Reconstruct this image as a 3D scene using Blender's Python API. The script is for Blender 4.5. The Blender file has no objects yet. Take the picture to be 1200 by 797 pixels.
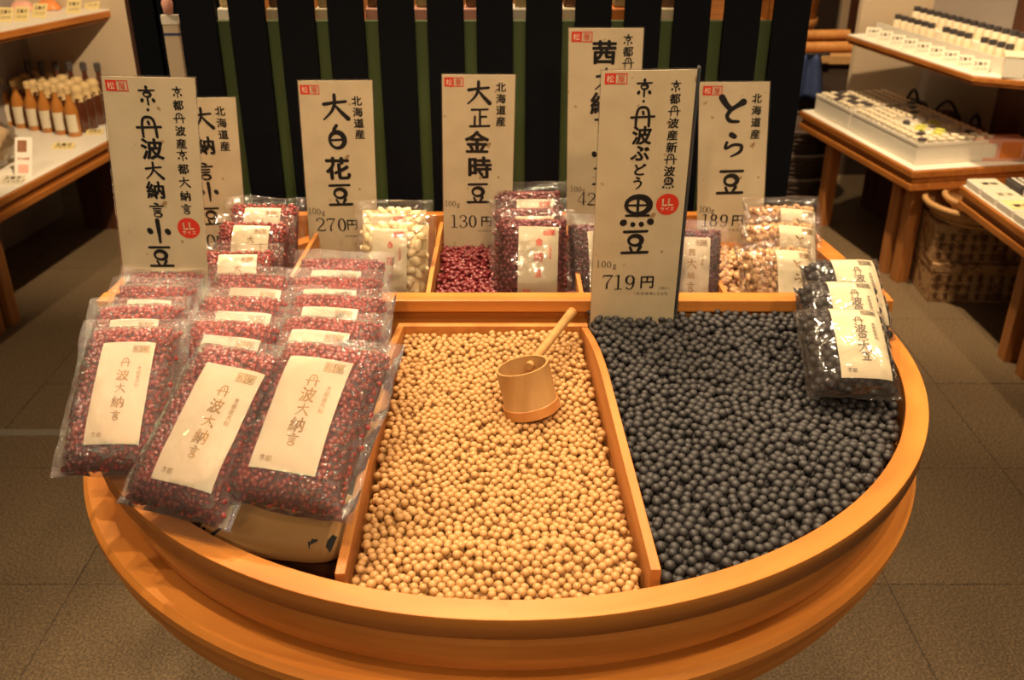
import bpy, math, random
import numpy as np
from mathutils import Matrix, Vector, noise

SC = bpy.context.scene
COL = SC.collection

# ------------------------------------------------------------------ camera
F_PX, PITCH = 1150.0, math.radians(27.0)
CAM = Vector((0.003, -1.112, 1.37))
cd = bpy.data.cameras.new('camera')
cd.sensor_fit = 'HORIZONTAL'; cd.sensor_width = 36.0; cd.lens = 36.0 * F_PX / 1200.0
cd.clip_start = 0.02; cd.clip_end = 60
cd.dof.use_dof = True; cd.dof.focus_distance = 1.05; cd.dof.aperture_fstop = 9.0
cam = bpy.data.objects.new('camera', cd); COL.objects.link(cam)
cam.location = CAM; cam.rotation_euler = (math.radians(90) - PITCH, 0, 0)
SC.camera = cam

# ------------------------------------------------------------------ world, lights, exposure
w = bpy.data.worlds.new('world'); SC.world = w; w.use_nodes = True
w.node_tree.nodes['Background'].inputs[0].default_value = (1.0, 0.72, 0.45, 1)
w.node_tree.nodes['Background'].inputs[1].default_value = 0.19

def spot(loc, target, energy, size=math.radians(70), col=(1.0, 0.74, 0.45), rad=0.035, blend=0.6):
    l = bpy.data.lights.new('ceiling_or_fill_spot', 'SPOT'); l.energy = energy; l.spot_size = size; l.spot_blend = blend
    l.color = col; l.shadow_soft_size = rad
    o = bpy.data.objects.new('ceiling_or_fill_spot', l); COL.objects.link(o); o.location = loc
    o.rotation_euler = (Vector(target) - Vector(loc)).to_track_quat('-Z', 'Y').to_euler()
    return o
TUB = math.radians(44)
for x, y, e in ((-0.85, 0.35, 95), (-0.35, 0.75, 110), (-0.55, -0.55, 62), (0.0, -0.95, 50), (0.15, 0.55, 55), (0.75, 0.25, 62), (0.65, -0.65, 52)):
    spot((x, y, 2.75), (x * 0.25 - 0.04, y * 0.12, 0.8), e, TUB, rad=0.03)
spot((-0.55, 1.15, 2.2), (-1.62, 2.25, 0.5), 230, math.radians(56))  # fill placed over the aisle to brighten the bottles under the shelf
spot((-0.45, -2.3, 2.5), (-0.2, 0.2, 0.95), 42, math.radians(40))  # added front fill, brightens the upright price cards
spot((0.55, -2.2, 2.5), (0.25, 0.2, 0.95), 42, math.radians(40))  # second added front fill for the price cards
spot((0.85, 1.7, 2.5), (1.6, 2.35, 0.5), 250, math.radians(60))
spot((1.0, 0.9, 2.5), (1.6, 1.6, 0.45), 95, math.radians(48))
spot((-1.7, -0.1, 2.6), (-1.35, 0.5, 0.0), 110, math.radians(80))
spot((0.0, 1.3, 2.5), (0.0, 0.72, 1.1), 45, math.radians(60))  # added fill that lifts the packets behind the fence
spot((0.9, 2.5, 2.5), (1.2, 3.45, 0.7), 90, math.radians(50))  # added fill to bring out the barrel beyond the fence
spot((1.7, -0.1, 2.6), (1.35, 0.5, 0.0), 120, math.radians(80))
SC.view_settings.view_transform = 'Standard'
SC.view_settings.look = 'None'
SC.view_settings.exposure = 0.0
SC.view_settings.gamma = 1.0
SC.view_settings.use_curve_mapping = False
SC.cycles.transparent_max_bounces = 24
SC.cycles.max_bounces = 8

# ------------------------------------------------------------------ pixel of the 1200x797 frame -> world point
def ray(px, py):
    u = (px - 600) / F_PX; v = (398.5 - py) / F_PX
    return Vector((u, math.cos(PITCH) + v * math.sin(PITCH), -math.sin(PITCH) + v * math.cos(PITCH)))
def at_z(px, py, z):
    d = ray(px, py); return CAM + d * ((z - CAM.z) / d.z)
def at_y(px, py, y):
    d = ray(px, py); return CAM + d * ((y - CAM.y) / d.y)
def at_plane(px, py, p, n):
    d = ray(px, py); return CAM + d * ((p - CAM).dot(n) / d.dot(n))

# ------------------------------------------------------------------ materials
def srgb(r, g, b):
    f = lambda c: (c / 255 / 12.92) if c / 255 <= 0.04045 else ((c / 255 + 0.055) / 1.055) ** 2.4
    return (f(r), f(g), f(b), 1)

def new_mat(name):
    m = bpy.data.materials.new(name); m.use_nodes = True
    nt = m.node_tree; return m, nt, nt.nodes['Principled BSDF']

def plain(name, c, rough=0.5, var=0.12, scale=30, bump=0.0, spec=0.5, metal=0, coat=0, emit=None):
    m, nt, b = new_mat(name); N, L = nt.nodes, nt.links
    tc = N.new('ShaderNodeTexCoord'); nz = N.new('ShaderNodeTexNoise'); nz.inputs['Scale'].default_value = scale
    nz.inputs['Detail'].default_value = 4
    L.new(tc.outputs['Object'], nz.inputs['Vector'])
    mx = N.new('ShaderNodeMix'); mx.data_type = 'RGBA'
    mx.inputs['A'].default_value = [x * (1 - var) for x in c[:3]] + [1]
    mx.inputs['B'].default_value = [min(1, x * (1 + var)) for x in c[:3]] + [1]
    L.new(nz.outputs['Fac'], mx.inputs['Factor']); L.new(mx.outputs['Result'], b.inputs['Base Color'])
    b.inputs['Roughness'].default_value = rough; b.inputs['Metallic'].default_value = metal
    b.inputs['Specular IOR Level'].default_value = spec; b.inputs['Coat Weight'].default_value = coat
    if bump:
        bp = N.new('ShaderNodeBump'); bp.inputs['Strength'].default_value = bump; bp.inputs['Distance'].default_value = 0.002
        L.new(nz.outputs['Fac'], bp.inputs['Height']); L.new(bp.outputs['Normal'], b.inputs['Normal'])
    return m

def wood(name, c, dark, stretch=(3, 3, 40), rough=0.42, polar=False):
    m, nt, b = new_mat(name); N, L = nt.nodes, nt.links
    tc = N.new('ShaderNodeTexCoord'); mp = N.new('ShaderNodeMapping'); mp.inputs['Scale'].default_value = stretch
    if polar:                       # grain that runs round the rim: radius, height, slow angle
        sx = N.new('ShaderNodeSeparateXYZ'); L.new(tc.outputs['Object'], sx.inputs[0])
        at = N.new('ShaderNodeMath'); at.operation = 'ARCTAN2'; L.new(sx.outputs[0], at.inputs[0]); L.new(sx.outputs[1], at.inputs[1])
        ln = N.new('ShaderNodeVectorMath'); ln.operation = 'LENGTH'; L.new(tc.outputs['Object'], ln.inputs[0])
        cb = N.new('ShaderNodeCombineXYZ'); L.new(ln.outputs['Value'], cb.inputs[0]); L.new(at.outputs[0], cb.inputs[1]); L.new(sx.outputs[2], cb.inputs[2])
        L.new(cb.outputs[0], mp.inputs['Vector'])
    else:
        L.new(tc.outputs['Object'], mp.inputs['Vector'])
    nz = N.new('ShaderNodeTexNoise'); nz.inputs['Scale'].default_value = 1.0; nz.inputs['Detail'].default_value = 6
    nz.inputs['Distortion'].default_value = 0.4
    L.new(mp.outputs[0], nz.inputs['Vector'])
    n2 = N.new('ShaderNodeTexNoise'); n2.inputs['Scale'].default_value = 5.0; L.new(tc.outputs['Object'], n2.inputs['Vector'])
    rp = N.new('ShaderNodeValToRGB'); rp.color_ramp.elements[0].position = 0.32; rp.color_ramp.elements[1].position = 0.62
    rp.color_ramp.elements[0].color = dark; rp.color_ramp.elements[1].color = c
    L.new(nz.outputs['Fac'], rp.inputs[0])
    mx = N.new('ShaderNodeMix'); mx.data_type = 'RGBA'; mx.blend_type = 'MULTIPLY'; mx.inputs['Factor'].default_value = 0.35
    r2 = N.new('ShaderNodeValToRGB'); r2.color_ramp.elements[0].color = (0.6, 0.55, 0.5, 1); r2.color_ramp.elements[0].position = 0.3
    r2.color_ramp.elements[1].position = 0.6
    L.new(n2.outputs['Fac'], r2.inputs[0]); L.new(rp.outputs[0], mx.inputs['A']); L.new(r2.outputs[0], mx.inputs['B'])
    L.new(mx.outputs['Result'], b.inputs['Base Color'])
    b.inputs['Roughness'].default_value = rough
    bp = N.new('ShaderNodeBump'); bp.inputs['Strength'].default_value = 0.12; bp.inputs['Distance'].default_value = 0.001
    L.new(nz.outputs['Fac'], bp.inputs['Height']); L.new(bp.outputs['Normal'], b.inputs['Normal'])
    return m

def speckled(name, c, c2, scale, lo, hi, rough=0.5, per=None, spec=0.5, bump=0.0):
    """base colour broken by flecks; per = random brightness swing of each object"""
    m, nt, b = new_mat(name); N, L = nt.nodes, nt.links
    tc = N.new('ShaderNodeTexCoord'); nz = N.new('ShaderNodeTexNoise'); nz.inputs['Scale'].default_value = scale
    nz.inputs['Detail'].default_value = 5; nz.inputs['Roughness'].default_value = 0.75
    L.new(tc.outputs['Object'], nz.inputs['Vector'])
    rp = N.new('ShaderNodeValToRGB'); rp.color_ramp.elements[0].position = lo; rp.color_ramp.elements[1].position = hi
    rp.color_ramp.elements[0].color = c; rp.color_ramp.elements[1].color = c2
    L.new(nz.outputs['Fac'], rp.inputs[0]); L.new(rp.outputs[0], b.inputs['Base Color'])
    b.inputs['Roughness'].default_value = rough; b.inputs['Specular IOR Level'].default_value = spec
    if bump:
        bp = N.new('ShaderNodeBump'); bp.inputs['Strength'].default_value = bump; bp.inputs['Distance'].default_value = 0.002
        L.new(nz.outputs['Fac'], bp.inputs['Height']); L.new(bp.outputs['Normal'], b.inputs['Normal'])
    return m

def washi(name):
    m, nt, b = new_mat(name); N, L = nt.nodes, nt.links
    tc = N.new('ShaderNodeTexCoord')
    n1 = N.new('ShaderNodeTexNoise'); n1.inputs['Scale'].default_value = 22; n1.inputs['Detail'].default_value = 5
    n2 = N.new('ShaderNodeTexNoise'); n2.inputs['Scale'].default_value = 75; n2.inputs['Detail'].default_value = 1
    for n in (n1, n2): L.new(tc.outputs['Object'], n.inputs['Vector'])
    r1 = N.new('ShaderNodeValToRGB'); r1.color_ramp.elements[0].position = 0.3; r1.color_ramp.elements[1].position = 0.7
    r1.color_ramp.elements[0].color = (0.52, 0.425, 0.27, 1); r1.color_ramp.elements[1].color = (0.61, 0.505, 0.335, 1)
    r2 = N.new('ShaderNodeValToRGB'); r2.color_ramp.elements[0].position = 0.70; r2.color_ramp.elements[1].position = 0.78
    r2.color_ramp.elements[0].color = (1, 1, 1, 1); r2.color_ramp.elements[1].color = (0.55, 0.42, 0.3, 1)
    L.new(n1.outputs['Fac'], r1.inputs[0]); L.new(n2.outputs['Fac'], r2.inputs[0])
    mx = N.new('ShaderNodeMix'); mx.data_type = 'RGBA'; mx.blend_type = 'MULTIPLY'; mx.inputs['Factor'].default_value = 1
    L.new(r1.outputs[0], mx.inputs['A']); L.new(r2.outputs[0], mx.inputs['B']); L.new(mx.outputs['Result'], b.inputs['Base Color'])
    b.inputs['Roughness'].default_value = 0.55; b.inputs['Coat Weight'].default_value = 0.25; b.inputs['Coat Roughness'].default_value = 0.25
    return m

def film_mat(name, tint, haze=0.10, scale=160, strength=0.9, gl=1.0):
    m, nt, b = new_mat(name); N, L = nt.nodes, nt.links; N.remove(b)
    out = N['Material Output']
    tc = N.new('ShaderNodeTexCoord'); nz = N.new('ShaderNodeTexNoise'); nz.inputs['Scale'].default_value = scale; nz.inputs['Detail'].default_value = 3
    n2 = N.new('ShaderNodeTexNoise'); n2.inputs['Scale'].default_value = scale * 0.22; n2.inputs['Distortion'].default_value = 1.5
    L.new(tc.outputs['Object'], nz.inputs['Vector']); L.new(tc.outputs['Object'], n2.inputs['Vector'])
    ad = N.new('ShaderNodeMath'); ad.operation = 'ADD'; L.new(nz.outputs['Fac'], ad.inputs[0])
    m2 = N.new('ShaderNodeMath'); m2.operation = 'MULTIPLY'; m2.inputs[1].default_value = 2.5; L.new(n2.outputs['Fac'], m2.inputs[0]); L.new(m2.outputs[0], ad.inputs[1])
    bp = N.new('ShaderNodeBump'); bp.inputs['Strength'].default_value = strength; bp.inputs['Distance'].default_value = 0.003
    L.new(ad.outputs[0], bp.inputs['Height'])
    tr = N.new('ShaderNodeBsdfTransparent'); tr.inputs[0].default_value = tint
    df = N.new('ShaderNodeBsdfDiffuse'); df.inputs[0].default_value = (0.95, 0.76, 0.70, 1)
    gs = N.new('ShaderNodeBsdfGlossy'); gs.inputs['Roughness'].default_value = 0.085; gs.inputs[0].default_value = (1, 1, 1, 1)
    L.new(bp.outputs['Normal'], gs.inputs['Normal'])
    a = N.new('ShaderNodeMixShader'); a.inputs[0].default_value = haze; L.new(tr.outputs[0], a.inputs[1]); L.new(df.outputs[0], a.inputs[2])
    fr = N.new('ShaderNodeFresnel'); fr.inputs[0].default_value = 1.45
    mm = N.new('ShaderNodeMath'); mm.operation = 'MULTIPLY_ADD'; mm.inputs[1].default_value = gl; mm.inputs[2].default_value = 0.015; mm.use_clamp = True
    L.new(fr.outputs[0], mm.inputs[0])
    c = N.new('ShaderNodeMixShader'); L.new(mm.outputs[0], c.inputs[0]); L.new(a.outputs[0], c.inputs[1]); L.new(gs.outputs[0], c.inputs[2])
    L.new(c.outputs[0], out.inputs['Surface'])
    return m

M = {}
M['rim'] = wood('lacquered_rim_wood', (0.60, 0.225, 0.040, 1), (0.46, 0.15, 0.024, 1), (60, 2.5, 60), 0.38, polar=True)
M['rail'] = wood('lacquered_rail_wood', (0.62, 0.235, 0.042, 1), (0.49, 0.165, 0.027, 1), (3, 60, 60), 0.40)
M['board'] = wood('thin_board_wood', (0.60, 0.24, 0.052, 1), (0.46, 0.16, 0.034, 1), (60, 4, 60), 0.5)
M['shopwood'] = wood('counter_wood', (0.50, 0.18, 0.035, 1), (0.35, 0.11, 0.018, 1), (4, 50, 50), 0.4)
M['legwood'] = wood('counter_leg_wood', (0.48, 0.19, 0.05, 1), (0.33, 0.11, 0.025, 1), (40, 40, 3), 0.45)
M['darkwood'] = wood('dark_panel_wood', (0.10, 0.032, 0.012, 1), (0.055, 0.018, 0.008, 1), (30, 30, 3), 0.5)
M['bamboo'] = wood('pale_bamboo', (0.56, 0.32, 0.12, 1), (0.46, 0.24, 0.08, 1), (40, 40, 4), 0.40)
M['bamboo_dark'] = wood('bamboo_node', (0.62, 0.28, 0.08, 1), (0.50, 0.20, 0.05, 1), (40, 40, 8), 0.42)
M['kraft'] = plain('kraft_paper', (0.50, 0.28, 0.10, 1), 0.6, 0.08, 12, 0.2)
M['slat'] = plain('black_lacquer_slat', (0.0035, 0.0045, 0.007, 1), 0.5, 0.2, 10, spec=0.10)
M['green'] = plain('green_panel', (0.055, 0.085, 0.022, 1), 0.6, 0.2, 8)
M['soy'] = plain('dry_soybean', (0.53, 0.295, 0.108, 1), 0.42, 0.10, 60)
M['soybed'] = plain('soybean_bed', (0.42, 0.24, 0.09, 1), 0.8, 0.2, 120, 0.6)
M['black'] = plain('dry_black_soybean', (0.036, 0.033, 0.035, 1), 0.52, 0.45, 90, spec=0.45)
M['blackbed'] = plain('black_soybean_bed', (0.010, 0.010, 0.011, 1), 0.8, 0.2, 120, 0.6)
M['azuki'] = plain('maroon_azuki', (0.29, 0.026, 0.022, 1), 0.20, 0.45, 90, spec=0.9, coat=0.5)
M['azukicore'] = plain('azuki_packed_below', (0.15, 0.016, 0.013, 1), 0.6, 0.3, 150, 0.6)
M['kidney'] = plain('dark_red_kidney', (0.17, 0.020, 0.024, 1), 0.28, 0.35, 70, spec=0.6)
M['tiger'] = speckled('mottled_tiger_bean', (0.60, 0.38, 0.18, 1), (0.20, 0.04, 0.04, 1), 210, 0.50, 0.60, 0.35)
M['white_bean'] = plain('cream_white_bean', (0.82, 0.68, 0.42, 1), 0.38, 0.08, 60)
M['purple_bean'] = speckled('purple_black_bean', (0.16, 0.03, 0.05, 1), (0.035, 0.02, 0.03, 1), 60, 0.45, 0.6, 0.35)
M['film'] = film_mat('clear_bag_film', (0.98, 0.94, 0.93, 1), 0.030, 300, 1.0, 1.9)
M['film_soft'] = film_mat('clear_thin_film', (0.98, 0.97, 0.96, 1), 0.02, 60, 0.5, 0.85)
M['label'] = plain('cream_label_paper', (0.66, 0.58, 0.42, 1), 0.55, 0.05, 40, 0.25)
M['washi'] = washi('laminated_washi_card')
M['ink'] = plain('black_brush_ink', (0.006, 0.006, 0.007, 1), 0.5, 0.1)
M['ink_soft'] = plain('grey_print_ink', (0.13, 0.10, 0.07, 1), 0.5, 0.1)
M['ink_gold'] = plain('ochre_print_ink', (0.26, 0.14, 0.04, 1), 0.5, 0.2)
M['red'] = plain('vermilion_print', (0.62, 0.035, 0.015, 1), 0.45, 0.06)
M['redsoft'] = plain('pale_vermilion_print', (0.70, 0.22, 0.13, 1), 0.5, 0.1)
M['cream'] = plain('cream_print', (0.85, 0.72, 0.50, 1), 0.5, 0.05)
M['acrylic_edge'] = plain('dark_sleeve_edge', (0.05, 0.055, 0.06, 1), 0.15, 0.1)
M['white'] = plain('white_laminate', (0.80, 0.74, 0.62, 1), 0.4, 0.04)
M['partition'] = plain('shelf_back_panel', (0.30, 0.255, 0.22, 1), 0.6, 0.06, 5)
M['beige'] = plain('beige_partition', (0.55, 0.43, 0.29, 1), 0.6, 0.06, 5)
M['floor'] = speckled('speckled_stone_tile', (0.085, 0.057, 0.031, 1), (0.42, 0.29, 0.16, 1), 210, 0.44, 0.72, 0.42, bump=0.3)
M['grout'] = plain('tile_joint', (0.07, 0.05, 0.034, 1), 0.8, 0.1)
M['strip'] = plain('worn_metal_strip', (0.30, 0.26, 0.20, 1), 0.4, 0.15, 20, metal=0.3)
M['wall'] = plain('dark_brown_wall', (0.05, 0.025, 0.014, 1), 0.7, 0.15, 4)
M['amber'] = plain('amber_liquid_glass', (0.42, 0.16, 0.03, 1), 0.12, 0.2, 20, spec=0.8)
M['brown_glass'] = plain('brown_glass', (0.09, 0.025, 0.010, 1), 0.15, 0.2, 20, spec=0.8)
M['capcloth'] = plain('cream_cloth_cap', (0.62, 0.44, 0.20, 1), 0.7, 0.15, 60, 0.4)
M['greycap'] = plain('dark_cap', (0.07, 0.06, 0.06, 1), 0.4, 0.2)
M['blue'] = plain('indigo_cloth', (0.03, 0.05, 0.14, 1), 0.8, 0.25, 30, 0.3)
M['wicker'] = plain('brown_wicker', (0.46, 0.25, 0.09, 1), 0.6, 0.35, 140, 0.8)
M['darkwicker'] = plain('dark_wicker', (0.05, 0.028, 0.016, 1), 0.7, 0.35, 120, 0.8)
M['orange'] = plain('orange_package', (0.75, 0.24, 0.05, 1), 0.4, 0.15, 30)
M['pink'] = plain('pink_package', (0.78, 0.40, 0.30, 1), 0.45, 0.12, 12)
M['yellow'] = plain('yellow_green_package', (0.62, 0.62, 0.12, 1), 0.45, 0.15, 30)
M['brownpack'] = plain('brown_package', (0.28, 0.12, 0.05, 1), 0.45, 0.4, 60)
M['tagpaper'] = plain('price_card_paper', (0.78, 0.62, 0.28, 1), 0.55, 0.08, 40)
M['patbox'] = speckled('brown_patterned_carton', (0.42, 0.25, 0.115, 1), (0.20, 0.095, 0.035, 1), 26, 0.5, 0.56, 0.6)
M['dried'] = plain('tangled_dried_goods', (0.52, 0.37, 0.20, 1), 0.6, 0.5, 34, 1.0)
M['iron'] = plain('black_iron', (0.012, 0.012, 0.012, 1), 0.4, 0.2)

# ------------------------------------------------------------------ mesh builder
class MB:
    def __init__(s): s.v = []; s.f = []
    def add(s, vs, fs, mx=None):
        o = len(s.v)
        s.v += [tuple(mx @ Vector(v)) for v in vs] if mx is not None else [tuple(v) for v in vs]
        s.f += [tuple(i + o for i in f) for f in fs]; return s
    def box(s, x0, x1, y0, y1, z0, z1, mx=None):
        vs = [(x, y, z) for z in (z0, z1) for y in (y0, y1) for x in (x0, x1)]
        return s.add(vs, [(0, 2, 3, 1), (4, 5, 7, 6), (0, 1, 5, 4), (2, 6, 7, 3), (0, 4, 6, 2), (1, 3, 7, 5)], mx)
    def hexa(s, bot, top):
        """bottom and top loops of the same length, counter-clockwise seen from above"""
        n = len(bot)
        return s.add(list(bot) + list(top), [tuple(range(n - 1, -1, -1)), tuple(range(n, 2 * n))] +
                     [(i, (i + 1) % n, n + (i + 1) % n, n + i) for i in range(n)])
    def lathe(s, prof, n=48, mx=None, close=False, a0=0.0, a1=2 * math.pi, wob=None):
        full = abs(a1 - a0 - 2 * math.pi) < 1e-6; cols = n if full else n + 1; k = len(prof); vs = []; fs = []
        for i in range(cols):
            a = a0 + (a1 - a0) * i / n
            for r, z in prof:
                rr = r * (wob(a, z) if wob else 1)
                vs.append((rr * math.cos(a), rr * math.sin(a), z))
        for i in range(n):
            j = (i + 1) % cols
            for q in range(k if close else k - 1):
                q2 = (q + 1) % k
                fs.append((i * k + q, j * k + q, j * k + q2, i * k + q2))
        return s.add(vs, fs, mx)
    def tube(s, pts, r, n=10, mx=None, caps=True):
        pts = [Vector(p) for p in pts]; vs = []; fs = []; m = len(pts)
        rr = r if isinstance(r, (list, tuple)) else [r] * m
        up = Vector((0.13, 0.21, 0.97))
        for i, p in enumerate(pts):
            t = (pts[min(i + 1, m - 1)] - pts[max(i - 1, 0)]).normalized()
            a = t.cross(up)
            if a.length < 1e-4: a = t.cross(Vector((1, 0, 0)))
            a.normalize(); b = t.cross(a)
            for k in range(n):
                c = 2 * math.pi * k / n; vs.append(p + (a * math.cos(c) + b * math.sin(c)) * rr[i])
        for i in range(m - 1):
            for k in range(n):
                k2 = (k + 1) % n; fs.append((i * n + k, i * n + k2, (i + 1) * n + k2, (i + 1) * n + k))
        if caps: fs.append(tuple(range(n - 1, -1, -1))); fs.append(tuple((m - 1) * n + k for k in range(n)))
        return s.add(vs, fs, mx)
    def shear(s, k): s.v = [(x + k * z, y, z) for x, y, z in s.v]; return s
    def mesh(s, name, mat, smooth=False, sharp=None):
        me = bpy.data.meshes.new(name); me.from_pydata(s.v, [], s.f); me.validate()
        if smooth or sharp is not None:
            me.polygons.foreach_set('use_smooth', [True] * len(me.polygons))
            if sharp is not None: me.set_sharp_from_angle(angle=math.radians(sharp))
        me.materials.append(mat if not isinstance(mat, str) else M[mat]); me.update(); return me
    def build(s, name, mat, parent=None, smooth=False, sharp=None, bevel=0):
        return link(name, s.mesh(name, mat, smooth, sharp), parent, bevel)

def link(name, me, parent=None, bevel=0):
    o = bpy.data.objects.new(name, me); COL.objects.link(o)
    if parent is not None: o.parent = parent
    if bevel:
        b = o.modifiers.new('bevel', 'BEVEL'); b.width = bevel; b.segments = 2; b.limit_method = 'ANGLE'
    return o
def tag(o, label=None, cat=None, group=None, kind=None):
    if label: o['label'] = label
    if cat: o['category'] = cat
    if group: o['group'] = group
    if kind: o['kind'] = kind
    return o
def thing(name, label, cat, loc=(0, 0, 0), rot=(0, 0, 0), group=None):
    o = bpy.data.objects.new(name, None); COL.objects.link(o); o.location = loc; o.rotation_euler = rot
    o.empty_display_size = 0.05
    return tag(o, label, cat, group)
def dup(root, label, mtx, group=None):
    r = root.copy(); COL.objects.link(r); r.matrix_world = mtx; r['label'] = label
    if group: r['group'] = group
    for ch in root.children:
        c = ch.copy(); COL.objects.link(c); c.parent = r
        for g in ch.children:
            d = g.copy(); COL.objects.link(d); d.parent = c
    return r

# ------------------------------------------------------------------ brush and print lettering
S_ = {
 '大': [[(-.42, .14, .09), (0, .2, .08), (.42, .24, .07)], [(.0, .5, .09), (-.02, .15, .09), (-.16, -.15, .07), (-.46, -.44, .05)], [(.0, .1, .06), (.2, -.15, .1), (.46, -.42, .13)]],
 '小': [[(0, .48, .12), (.0, 0, .1), (-.02, -.46, .06)], [(-.36, .06, .15), (-.33, 0, .15)], [(.33, .04, .15), (.36, -.02, .15)]],
 '豆': [[(-.4, .40, .08), (.4, .42, .07)], 'O0,.06,.23,.19,.1', [(-.17, -.2, .07), (-.1, -.36, .07)], [(.2, -.18, .09), (.1, -.36, .07)], [(-.45, -.42, .08), (.45, -.4, .08)]],
 '白': [[(.02, .5, .1), (-.1, .32, .1)], 'O0,-.1,.3,.33,.12', [(-.2, -.1, .07), (.2, -.08, .07)]],
 '言': [[(-.1, .48, .09), (.1, .42, .09)], [(-.42, .28, .07), (.42, .3, .07)], [(-.24, .12, .07), (.24, .13, .07)], [(-.22, -.03, .07), (.22, -.02, .07)], 'O0,-.3,.24,.14,.08'],
 '丹': [[(-.3, -.46, .08), (-.28, .1, .09), (-.16, .4, .09), (.16, .4, .09), (.28, .1, .09), (.3, -.46, .09)], [(-.52, -.04, .08), (.52, .0, .08)], [(.0, .22, .09), (.03, .12, .09)]],
 '京': [[(0, .5, .12), (0, .38, .1)], [(-.42, .3, .08), (.42, .32, .07)], 'O0,.09,.19,.13,.09', [(0, -.06, .08), (0, -.46, .08)], [(-.3, -.2, .13), (-.33, -.26, .13)], [(.3, -.2, .13), (.33, -.26, .13)]],
 '正': [[(-.36, .4, .08), (.4, .42, .07)], [(.02, .38, .08), (.02, -.36, .08)], [(.04, .06, .08), (.32, .07, .07)], [(-.22, .08, .08), (-.24, -.36, .08)], [(-.46, -.4, .08), (.46, -.38, .08)]],
 'と': [[(-.4, .46, .17), (-.22, .2, .15), (-.02, .0, .12)], [(.42, .28, .18), (.2, .14, .13), (-.02, -.02, .12), (-.14, -.25, .11), (0, -.44, .1), (.32, -.46, .07)]],
 'ら': [[(-.12, .46, .16), (.02, .38, .15)], [(-.28, .12, .09), (-.32, -.14, .08), (.02, .03, .09), (.34, -.02, .1), (.3, -.28, .1), (-.05, -.48, .05)]],
 '黒': ['O0,.2,.36,.28,.11', [(0, .42, .06), (0, -.16, .06)], [(-.3, .2, .05), (.3, .2, .05)], [(-.34, -.14, .06), (.34, -.14, .06)], [(-.4, -.36, .15), (-.42, -.38, .15)], [(-.13, -.42, .11), (-.12, -.44, .11)], [(.13, -.42, .11), (.14, -.44, .11)], [(.4, -.34, .15), (.42, -.36, .15)]],
 'う': [[(-.08, .46, .12), (.12, .38, .12)], [(-.3, .12, .1), (.05, .2, .1), (.27, .02, .11), (.12, -.3, .1), (-.12, -.48, .06)]],
 '・': [[(-.03, 0, .3), (.03, 0, .3)]],
 '0': ['o0,0,.2,.4'], 
 '1': [[(.02, .44, .1), (.02, -.4, .1)], [(-.18, -.42, .045), (.22, -.42, .045)], [(.0, .42, .045), (-.16, .36, .045)]],
 '2': [[(-.22, .22, .09), (-.18, .36, .06), (.0, .42, .05), (.2, .3, .09), (.16, .08, .09), (-.06, -.16, .06), (-.24, -.38, .05)], [(-.24, -.38, .06), (.0, -.38, .09), (.24, -.38, .06), (.27, -.24, .04)]],
 '3': [[(-.2, .24, .09), (-.14, .38, .05), (.02, .42, .05), (.18, .28, .09), (.12, .08, .06), (-.06, .03, .04)], [(-.06, .03, .04), (.16, -.04, .06), (.22, -.22, .1), (.06, -.42, .05), (-.14, -.4, .05), (-.22, -.26, .09)]],
 '7': [[(-.24, .24, .04), (-.22, .38, .06), (0, .38, .09), (.26, .4, .06)], [(.26, .4, .04), (.06, .1, .06), (-.04, -.15, .09), (-.04, -.42, .1)]],
 '9': ['o0,.14,.2,.26', [(.2, .16, .09), (.2, -.1, .09), (.1, -.36, .07), (-.06, -.42, .05), (-.2, -.3, .09)]],
  '8': ['o0,.2,.15,.2', 'o0,-.19,.2,.22'],
 '4': [[(.1, .44, .05), (-.26, -.16, .04), (.28, -.16, .05)], [(.1, .44, .09), (.1, -.42, .1)]],
}
_gc = {}
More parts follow.
